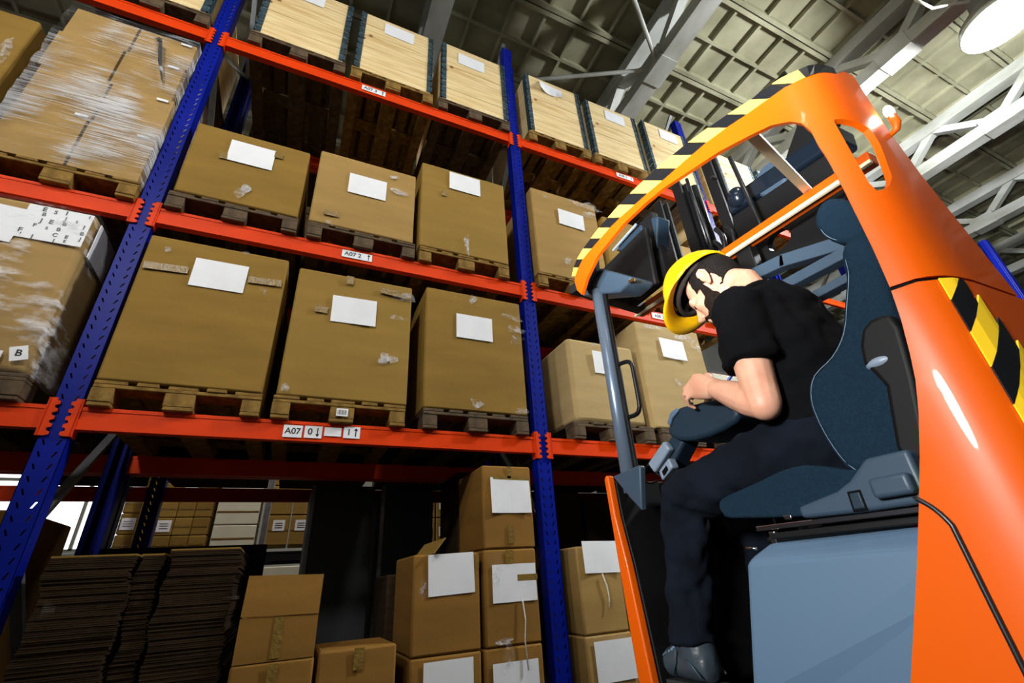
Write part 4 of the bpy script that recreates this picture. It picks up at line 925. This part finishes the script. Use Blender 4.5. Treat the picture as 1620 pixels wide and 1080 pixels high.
# forks point away down the aisle
for y in (.66, 1.06):
    b = MB(); b.box(CAM.x + 2.32, CAM.x + 3.4, CAM.y + y - .05, CAM.y + y + .05, .36, .40); b.box(CAM.x + 2.32, CAM.x + 2.36, CAM.y + y - .05, CAM.y + y + .05, .36, .9); b.build('fork', 'black', TR)

# ------------------------------------------------------------------ driver
def remesh(b, name, mt, parent, voxel, smooth=6, disp=0, fac=.6):
    o = b.build(name, mt, parent, smooth=False)
    r = o.modifiers.new('remesh', 'REMESH'); r.mode = 'VOXEL'; r.voxel_size = voxel; r.use_smooth_shade = True
    s = o.modifiers.new('smooth', 'SMOOTH'); s.factor = fac; s.iterations = smooth
    if disp:
        tx = bpy.data.textures.new(name + '_folds', 'CLOUDS'); tx.noise_scale = .07; tx.noise_depth = 1
        d = o.modifiers.new('folds', 'DISPLACE'); d.texture = tx; d.strength = disp; d.mid_level = .5; d.texture_coords = 'LOCAL'
    bpy.context.view_layer.update()
    me = bpy.data.meshes.new_from_object(o.evaluated_get(bpy.context.evaluated_depsgraph_get()))
    o.modifiers.clear(); me.name = name; o.data = me
    if not me.materials: me.materials.append(M[mt])
    me.polygons.foreach_set('use_smooth', [True] * len(me.polygons)); me.update()
    return o
PB = (2.43, -2.2, .72)
PS = thing('person', PB, 'man in black t-shirt and dark jeans seated in the reach truck, looking down', 'person')
XC = 2.43
# head frame: pitched forward
hp = math.radians(33); hy = math.radians(-10)
hf = Vector((math.sin(hy) * math.cos(hp), math.cos(hy) * math.cos(hp), -math.sin(hp))); hr = Vector((math.cos(hy), -math.sin(hy), 0)); hu = hr.cross(hf)
HC = Vector((XC, -2.058, 1.912))
HR = Matrix((hr, hf, hu)).transposed()
def H(r, f, u): return HC + hr * r + hf * f + hu * u
bd = MB()
# cranium, face, jaw
bd.ell(H(0, -.012, .035), (.074, .096, .088), HR); bd.ell(H(0, .03, -.03), (.060, .066, .085), HR); bd.ell(H(0, .052, -.088), (.040, .040, .034), HR); bd.ell(H(0, .005, -.055), (.056, .062, .055), HR)
bd.ell(H(0, .076, .018), (.054, .022, .020), HR)                       # brow ridge
bd.tube([H(0, .086, .014), H(0, .102, -.012), H(0, .117, -.032), H(0, .100, -.042)], [.009, .011, .0155, .009], 10)   # nose
for s in (-1, 1):
    bd.ell(H(s * .012, .101, -.038), (.008, .010, .007), HR); bd.ell(H(s * .036, .062, -.022), (.024, .026, .022), HR)
    bd.ell(H(s * .031, .076, -.001), (.0155, .013, .010), HR)           # lidded eye
    # ear: rim and lobe
    ear = [H(s * .074, -.008, .022), H(s * .084, -.018, .034), H(s * .088, -.034, .032), H(s * .088, -.042, .012), H(s * .084, -.034, -.012), H(s * .076, -.018, -.028), H(s * .072, -.008, -.024)]
    bd.tube(ear, [.005, .006, .006, .006, .006, .007, .005], 8); bd.ell(H(s * .076, -.022, .004), (.006, .017, .026), HR)
bd.ell(H(0, .094, -.064), (.021, .012, .0065), HR); bd.ell(H(0, .091, -.075), (.019, .012, .0070), HR)   # lips
# neck, torso core
NB = Vector((XC, -2.185, 1.79))
bd.tube([H(0, -.045, -.05), H(0, -.065, -.09), NB, (XC, -2.22, 1.70)], [.056, .054, .060, .075], 16)
bd.tube([(XC, -2.19, 1.74), (XC, -2.23, 1.62), (XC, -2.25, 1.50), (XC, -2.26, 1.38), (XC, -2.25, 1.26)], [(.15, .085), (.165, .10), (.15, .095), (.14, .09), (.15, .10)], 20, up=(0, 1, 0))
# left arm and hand (near side)
SL = Vector((2.255, -2.235, 1.672)); EL = Vector((2.208, -2.256, 1.380)); WL = Vector((2.262, -2.085, 1.496))
bd.tube([SL, SL.lerp(EL, .35), SL.lerp(EL, .75), EL], [.058, .054, .046, .042], 14)
bd.tube([EL, EL.lerp(WL, .25), EL.lerp(WL, .6), EL.lerp(WL, .9), WL], [.039, .045, .040, .032, .031], 14); bd.ell(EL, (.040, .040, .040))
def hand(b, W, K, tips, thumb, pn):
    """W wrist, K list of 4 knuckle points, tips: per finger (mid, end) points"""
    mid = sum(K, Vector()) / 4
    b.tube([W, W.lerp(mid, .35), W.lerp(mid, .75), mid], [(.031, .024), (.038, .024), (.043, .021), (.041, .016)], 14, up=pn)
    for i, k in enumerate(K):
        p1, p2, p3 = tips[i]; base = W.lerp(k, .55)
        r = (.0095, .0098, .0095, .0085)[i]
        b.tube([base, k, p1, p2, p3], [r * 1.05, r * 1.12, r, r * .92, r * .7], 9); b.ell(p3, (r * .78,) * 3, nu=10, nv=8)
    b.tube([W.lerp(K[0], .25), thumb[0], thumb[1], thumb[2]], [.015, .0135, .0115, .008], 9)
V = Vector
KL = [V((2.300, -1.988, 1.578)), V((2.286, -1.975, 1.560)), V((2.276, -1.976, 1.540)), V((2.271, -1.988, 1.520))]
TLh = [(V((2.320, -1.946, 1.551)), V((2.322, -1.932, 1.529)), V((2.324, -1.938, 1.509))), (V((2.299, -1.938, 1.547)), V((2.298, -1.924, 1.524)), V((2.298, -1.932, 1.504))),
       (V((2.277, -1.941, 1.538)), V((2.274, -1.929, 1.516)), V((2.274, -1.938, 1.498))), (V((2.257, -1.953, 1.527)), V((2.253, -1.943, 1.508)), V((2.254, -1.950, 1.494)))]
TLh = [(k + V((.004, .034, -.006)), k + V((.020, .050, -.022)), k + V((.038, .044, -.032))) for k in KL]
hand(bd, WL, KL, TLh, [V((2.300, -2.035, 1.562)), V((2.325, -1.992, 1.575)), V((2.338, -1.955, 1.562))], (1, 0, 0))
# right arm and hand
SR = Vector((2.605, -2.225, 1.672)); ER = Vector((2.66, -2.20, 1.42)); WR = Vector((2.49, -2.03, 1.515))
bd.tube([SR, SR.lerp(ER, .35), SR.lerp(ER, .75), ER], [.058, .054, .046, .042], 14)
bd.tube([ER, ER.lerp(WR, .25), ER.lerp(WR, .6), ER.lerp(WR, .9), WR], [.042, .047, .040, .031, .029], 14)
KR = [V((2.425, -1.948, 1.560)), V((2.445, -1.940, 1.556)), V((2.463, -1.938, 1.548)), V((2.480, -1.945, 1.538))]
TRh = [(k + V((-.008, .034, -.008)), k + V((-.012, .045, -.030)), k + V((-.012, .035, -.048))) for k in KR]
hand(bd, WR, KR, TRh, [V((2.428, -2.0, 1.535)), V((2.415, -1.965, 1.53)), V((2.415, -1.93, 1.525))], (0, 0, 1))
# legs core inside the trousers
hips = ((2.335, -2.24, 1.285), (2.525, -2.24, 1.285)); KN = (Vector((2.285, -1.835, 1.225)), Vector((2.60, -1.82, 1.235))); AN = (Vector((2.292, -1.728, .840)), Vector((2.60, -1.72, .840)))
for h_, k_, a_ in zip(hips, KN, AN):
    bd.tube([h_, Vector(h_).lerp(k_, .5), k_, k_.lerp(a_, .35), k_.lerp(a_, .8), a_], [.078, .068, .054, .052, .038, .036], 14)
    bd.tube([a_ + V((0, -.04, -.02)), a_ + V((0, .03, -.05)), a_ + V((0, .12, -.07)), a_ + V((0, .17, -.075))], [.034, .034, .030, .018], 12)
body = remesh(bd, 'body', 'skin', PS, .0042, 5)
# t-shirt
ts = MB()
ts.tube([(XC, -2.195, 1.775), (XC, -2.205, 1.735), (XC, -2.225, 1.64), (XC, -2.25, 1.54), (XC, -2.265, 1.42), (XC, -2.262, 1.32), (XC, -2.255, 1.285)], [(.085, .072), (.150, .098), (.190, .125), (.188, .128), (.172, .124), (.178, .132), (.180, .135)], 26, up=(0, 1, 0))
for S_, E_, s in ((SL, EL, -1), (SR, ER, 1)):
    q = S_.lerp(E_, .60)
    ts.tube([V((XC + s * .10, -2.205, 1.725)), S_ + V((-s * .012, .006, .014)), S_.lerp(E_, .25), S_.lerp(E_, .45), q], [.068, .076, .076, .074, .075], 18)
ts.ell((XC, -2.27, 1.70), (.15, .075, .09))
shirt = remesh(ts, 't_shirt', 'tee', PS, .008, 5, disp=.03); shirt['label'] = 'black short-sleeved t-shirt'
cr = MB(); ring = []
for i in range(24):
    a = 2 * math.pi * i / 24; ring.append(NB + V((math.cos(a) * .070, math.sin(a) * .066, -.004 - math.sin(a) * .022 + .006)))
cr.tube(ring + [ring[0]], .008, 8); cr.build('collar', 'tee', PS, smooth=True)
# jeans
jn = MB()
jn.tube([(XC, -2.262, 1.345), (XC, -2.258, 1.28), (XC, -2.24, 1.215)], [(.178, .132), (.190, .14), (.17, .12)], 24, up=(0, 1, 0))
for h_, k_, a_ in zip(hips, KN, AN):
    h_ = Vector(h_)
    jn.tube([h_ + V((0, -.03, -.005)), h_.lerp(k_, .3), h_.lerp(k_, .65), h_.lerp(k_, .9), k_ + V((0, .018, .0)), k_ + V((0, .022, -.06)), k_.lerp(a_, .4) + V((0, -.008, 0)), k_.lerp(a_, .75), a_ + V((0, -.01, .02)), a_ + V((0, -.01, -.012))],
            [.100, .094, .084, .077, .072, .070, .070, .066, .068, .072], 20)
jeans = remesh(jn, 'jeans', 'denim', PS, .008, 5, disp=.03); jeans['label'] = 'dark navy jeans'
# boots
for a_ in AN:
    bt = MB(); bt.tube([a_ + V((0, -.012, .02)), a_ + V((0, -.015, -.04)), a_ + V((0, -.01, -.075))], [(.048, .054), (.050, .060), (.048, .062)], 16, up=(0, 1, 0))
    bt.tube([a_ + V((0, -.065, -.075)), a_ + V((0, -.01, -.066)), a_ + V((0, .06, -.064)), a_ + V((0, .13, -.076)), a_ + V((0, .178, -.082)), a_ + V((0, .198, -.09))], [(.036, .034), (.046, .044), (.046, .044), (.048, .036), (.042, .028), (.02, .014)], 16)
    o = remesh(bt, 'boot', 'boot', PS, .007, 5)
    so = MB(); pts = []
    out = smooth_poly([(-.046, -.06), (-.03, -.095), (.03, -.095), (.046, -.06), (.040, .03), (.054, .11), (.042, .18), (.0, .212), (-.042, .18), (-.054, .11), (-.040, .03)], 3, True)
    n = len(out); vs = [(a_.x + x, a_.y + y, a_.z - .145) for x, y in out] + [(a_.x + x, a_.y + y, a_.z - .108) for x, y in out]
    so.add(vs, [tuple(range(n - 1, -1, -1)), tuple(range(n, 2 * n))] + [(i, (i + 1) % n, (i + 1) % n + n, i + n) for i in range(n)]); so.build('boot_sole', 'sole', PS, bevel=.004)
    sm_ = MB()
    for s_ in (-1, 1):
        sm_.tube([a_ + V((s_ * .030, .175, -.09)), a_ + V((s_ * .046, .13, -.072)), a_ + V((s_ * .040, .085, -.045)), a_ + V((0, .085, -.024))], .0028, 6)
        sm_.tube([a_ + V((s_ * .048, .055, -.095)), a_ + V((s_ * .050, .03, -.06)), a_ + V((s_ * .050, .02, -.02))], .0028, 6)
        sm_.tube([a_ + V((s_ * .047, -.06, -.09)), a_ + V((s_ * .049, -.03, -.06)), a_ + V((s_ * .050, -.01, -.05))], .0028, 6)
    sm_.build('boot_seam', 'plasm', PS, smooth=True)
    lc = MB()
    for q in range(5): lc.tube([a_ + V((-.036, .045 + q * .012, -.028 - q * .006)), a_ + V((0, .055 + q * .013, -.016 - q * .007)), a_ + V((.036, .045 + q * .012, -.028 - q * .006))], .004, 6)
    lc.build('lace', 'stitch', PS, smooth=True)
# hair, beard, brows
hr_ = MB(); hr_.ell(H(0, -.022, .028), (.081, .099, .092), HR); hr_.ell(H(0, -.058, -.010), (.062, .052, .050), HR)
for s in (-1, 1): hr_.ell(H(s * .064, .012, .004), (.010, .020, .034), HR)
o = remesh(hr_, 'hair', 'hair', PS, .006, 3)
# cut hair off the face side
q = bmesh.new(); q.from_mesh(o.data); po = Vector(PB)
dl = [v for v in q.verts if ((v.co + po - HC).dot(hf) > .045 - .30 * max(0, (v.co + po - HC).dot(hu)) and (v.co + po - HC).dot(hu) < .09) or ((v.co + po - HC).dot(hu) < .0 and (v.co + po - HC).dot(hf) > .022 and True) or ((v.co + po - HC).dot(hu) < -.005 and -.045 < (v.co + po - HC).dot(hf) < .003 and abs((v.co + po - HC).dot(hr)) > .05)]
bmesh.ops.delete(q, geom=dl, context='VERTS'); q.to_mesh(o.data); q.free()
br = MB()
for s in (-1, 1):
    br.tube([H(s * .066, .010, .004), H(s * .066, .014, -.025), H(s * .061, .022, -.055), H(s * .050, .042, -.085), H(s * .028, .068, -.105), H(0, .082, -.112)], [.010, .015, .018, .021, .022, .022], 10)
    br.tube([H(0, .106, -.054), H(s * .018, .099, -.056), H(s * .030, .086, -.072), H(s * .030, .078, -.092)], [.0055, .006, .008, .012], 8)
br.ell(H(0, .080, -.100), (.034, .028, .024), HR)
for s in (-1, 1):
    br.ell(H(s * .050, .030, -.062), (.018, .036, .034), HR); br.ell(H(s * .036, .055, -.086), (.020, .030, .026), HR)
remesh(br, 'beard', 'beard', PS, .0045, 3)
for s in (-1, 1):
    MB().tube([H(s * .014, .094, .020), H(s * .030, .092, .027), H(s * .046, .078, .023)], [.003, .0048, .002], 8).build('eyebrow', 'hair', PS, smooth=True)
    MB().tube([H(s * .018, .0885, -.004), H(s * .031, .0905, -.007), H(s * .044, .083, -.003)], [.0012, .0022, .0012], 6).build('eyelash', 'hair', PS, smooth=True)
# hard hat (worn)
hp2 = math.radians(39)
hf2 = Vector((math.sin(hy) * math.cos(hp2), math.cos(hy) * math.cos(hp2), -math.sin(hp2))); hu2 = hr.cross(hf2); HC2 = HC + Vector((0, .026, .006))
def H(r, f, u): return HC2 + (hr * r + hf2 * f + hu2 * u) * 1.05
HT_ = thing('hard_hat', tuple(H(0, -.01, .06)), 'yellow safety helmet worn by the driver', 'helmet')
prof = []
hm = MB(); vs = []; fs = []; nu, nv = 40, 14
rimu = .050
for layer, sc in ((0, 1.0), (1, .955)):
    for i in range(nv + 1):
        ph = (math.pi / 2) * i / nv
        for j in range(nu):
            th = 2 * math.pi * j / nu; rr = math.cos(ph); ff = math.sin(th) * .134 * rr * sc - .004; r = math.cos(th) * .110 * rr * sc
            u = rimu + math.sin(ph) * .128 * sc - (.022 * max(0, -math.sin(th)) * (1 - i / nv)); vs.append(H(r, ff, u))
k = (nv + 1) * nu
for i in range(nv):
    for j in range(nu):
        a, b_, c, d = i * nu + j, i * nu + (j + 1) % nu, (i + 1) * nu + (j + 1) % nu, (i + 1) * nu + j
        fs.append((a, b_, c, d)); fs.append((d + k, c + k, b_ + k, a + k))
for j in range(nu): fs.append((j, j + k, (j + 1) % nu + k, (j + 1) % nu))
hm.add(vs, fs); hm.build('helmet_shell', 'hat', HT_, smooth=True, fixn=False)
li = MB(); vs = []; fs = []
for i in range(nv + 1):
    ph = (math.pi / 2) * i / nv
    for j in range(nu):
        th = 2 * math.pi * j / nu; rr = math.cos(ph); vs.append(H(math.cos(th) * .103 * rr, math.sin(th) * .126 * rr - .004, rimu + .004 + math.sin(ph) * .118 - (.022 * max(0, -math.sin(th)) * (1 - i / nv))))
for i in range(nv):
    for j in range(nu): fs.append((i * nu + j, i * nu + (j + 1) % nu, (i + 1) * nu + (j + 1) % nu, (i + 1) * nu + j))
li.add(vs, fs); li.build('helmet_lining', 'hatin', HT_, smooth=True, fixn=False)
vb = MB(); vs = []; fs = []; n = 26
for j in range(n + 1):
    th = math.radians(-14 + 208 * j / n); ext = .048 * max(0, math.sin(th)) ** .7 + .008
    for (e, dz) in ((-.004, 0), (ext * .5, -.004), (ext, -.012)):
        for t_ in (0, -.005): vs.append(H(math.cos(th) * (.110 + e), math.sin(th) * (.134 + e) - .004, rimu + .003 + dz + t_))
for j in range(n):
    o_ = j * 6
    for a, b_ in ((0, 2), (2, 4)): fs += [(o_ + a, o_ + b_, o_ + 6 + b_, o_ + 6 + a), (o_ + a + 1, o_ + 7 + a, o_ + 7 + b_, o_ + b_ + 1)]
    fs.append((o_ + 4, o_ + 5, o_ + 11, o_ + 10)); fs.append((o_ + 1, o_, o_ + 6, o_ + 7))
vb.add(vs, fs); vb.build('visor', 'hat', HT_, smooth=True)
rd = MB()
rd.tube([H(0, .12 * math.cos(math.radians(a)) - .004, rimu + .132 * math.sin(math.radians(a))) for a in range(15, 170, 8)], .006, 8); rd.build('crown_ridge', 'hat', HT_, smooth=True)
MB().tube([H(.083 * math.cos(a * .3142) * 1.0, .105 * math.sin(a * .3142), rimu - .004) for a in range(21)], .009, 8).build('headband', 'hatin', HT_, smooth=True)
# pen in the far hand
pn = MB().tube([(2.405, -2.085, 1.60), (2.41, -1.96, 1.535), (2.412, -1.925, 1.515)], [.0045, .0045, .001], 10); tag(pn.build('pen', 'pen', smooth=True), 'slim blue pen held behind the driver forearm', 'pen')

# pieces that belong to a part go one level deeper
def nest(root, child, part):
    ch = [c for c in root.children]; base = lambda o: o.name.split('.')[0]
    ps = sorted((c for c in ch if base(c) == part), key=lambda o: o.name); cs = sorted((c for c in ch if base(c) == child), key=lambda o: o.name)
    for i, c in enumerate(cs):
        if ps: c.parent = ps[min(i, len(ps) - 1)]
for c, p in (('cushion_stitching', 'seat_cushion'), ('bolster_stitching', 'backrest_bolster'), ('headrest_stitching', 'headrest'), ('headrest_rod', 'headrest'), ('backrest_lever', 'dark_strap_recess'), ('trim_button', 'seat_side_trim'), ('trim_button_rim', 'seat_side_trim'),
             ('seat_adjuster', 'seat_side_trim'), ('armrest_trim', 'armrest'), ('key_slot', 'switch_module_lower'), ('work_lamp', 'work_lamp_socket'), ('display_edge', 'display_mount'), ('console_lit_face', 'console_tray'), ('console_lamp', 'console_tray'), ('rail_clip', 'seat_rail'), ('rail_bracket', 'seat_rail'), ('post_channel', 'corner_post'), ('grab_handle', 'corner_post'), ('hood_top_plate', 'battery_hood')): nest(TR, c, p)
for c, p in (('boot_sole', 'boot'), ('boot_seam', 'boot'), ('lace', 'boot'), ('collar', 't_shirt')): nest(PS, c, p)
for o in list(bpy.data.objects):
    if o.name.split('.')[0] == 'far_carton': nest(o, 'printed_lines', 'paper_label')
for o in bpy.data.objects:
    if '_o' in o: del o['_o']
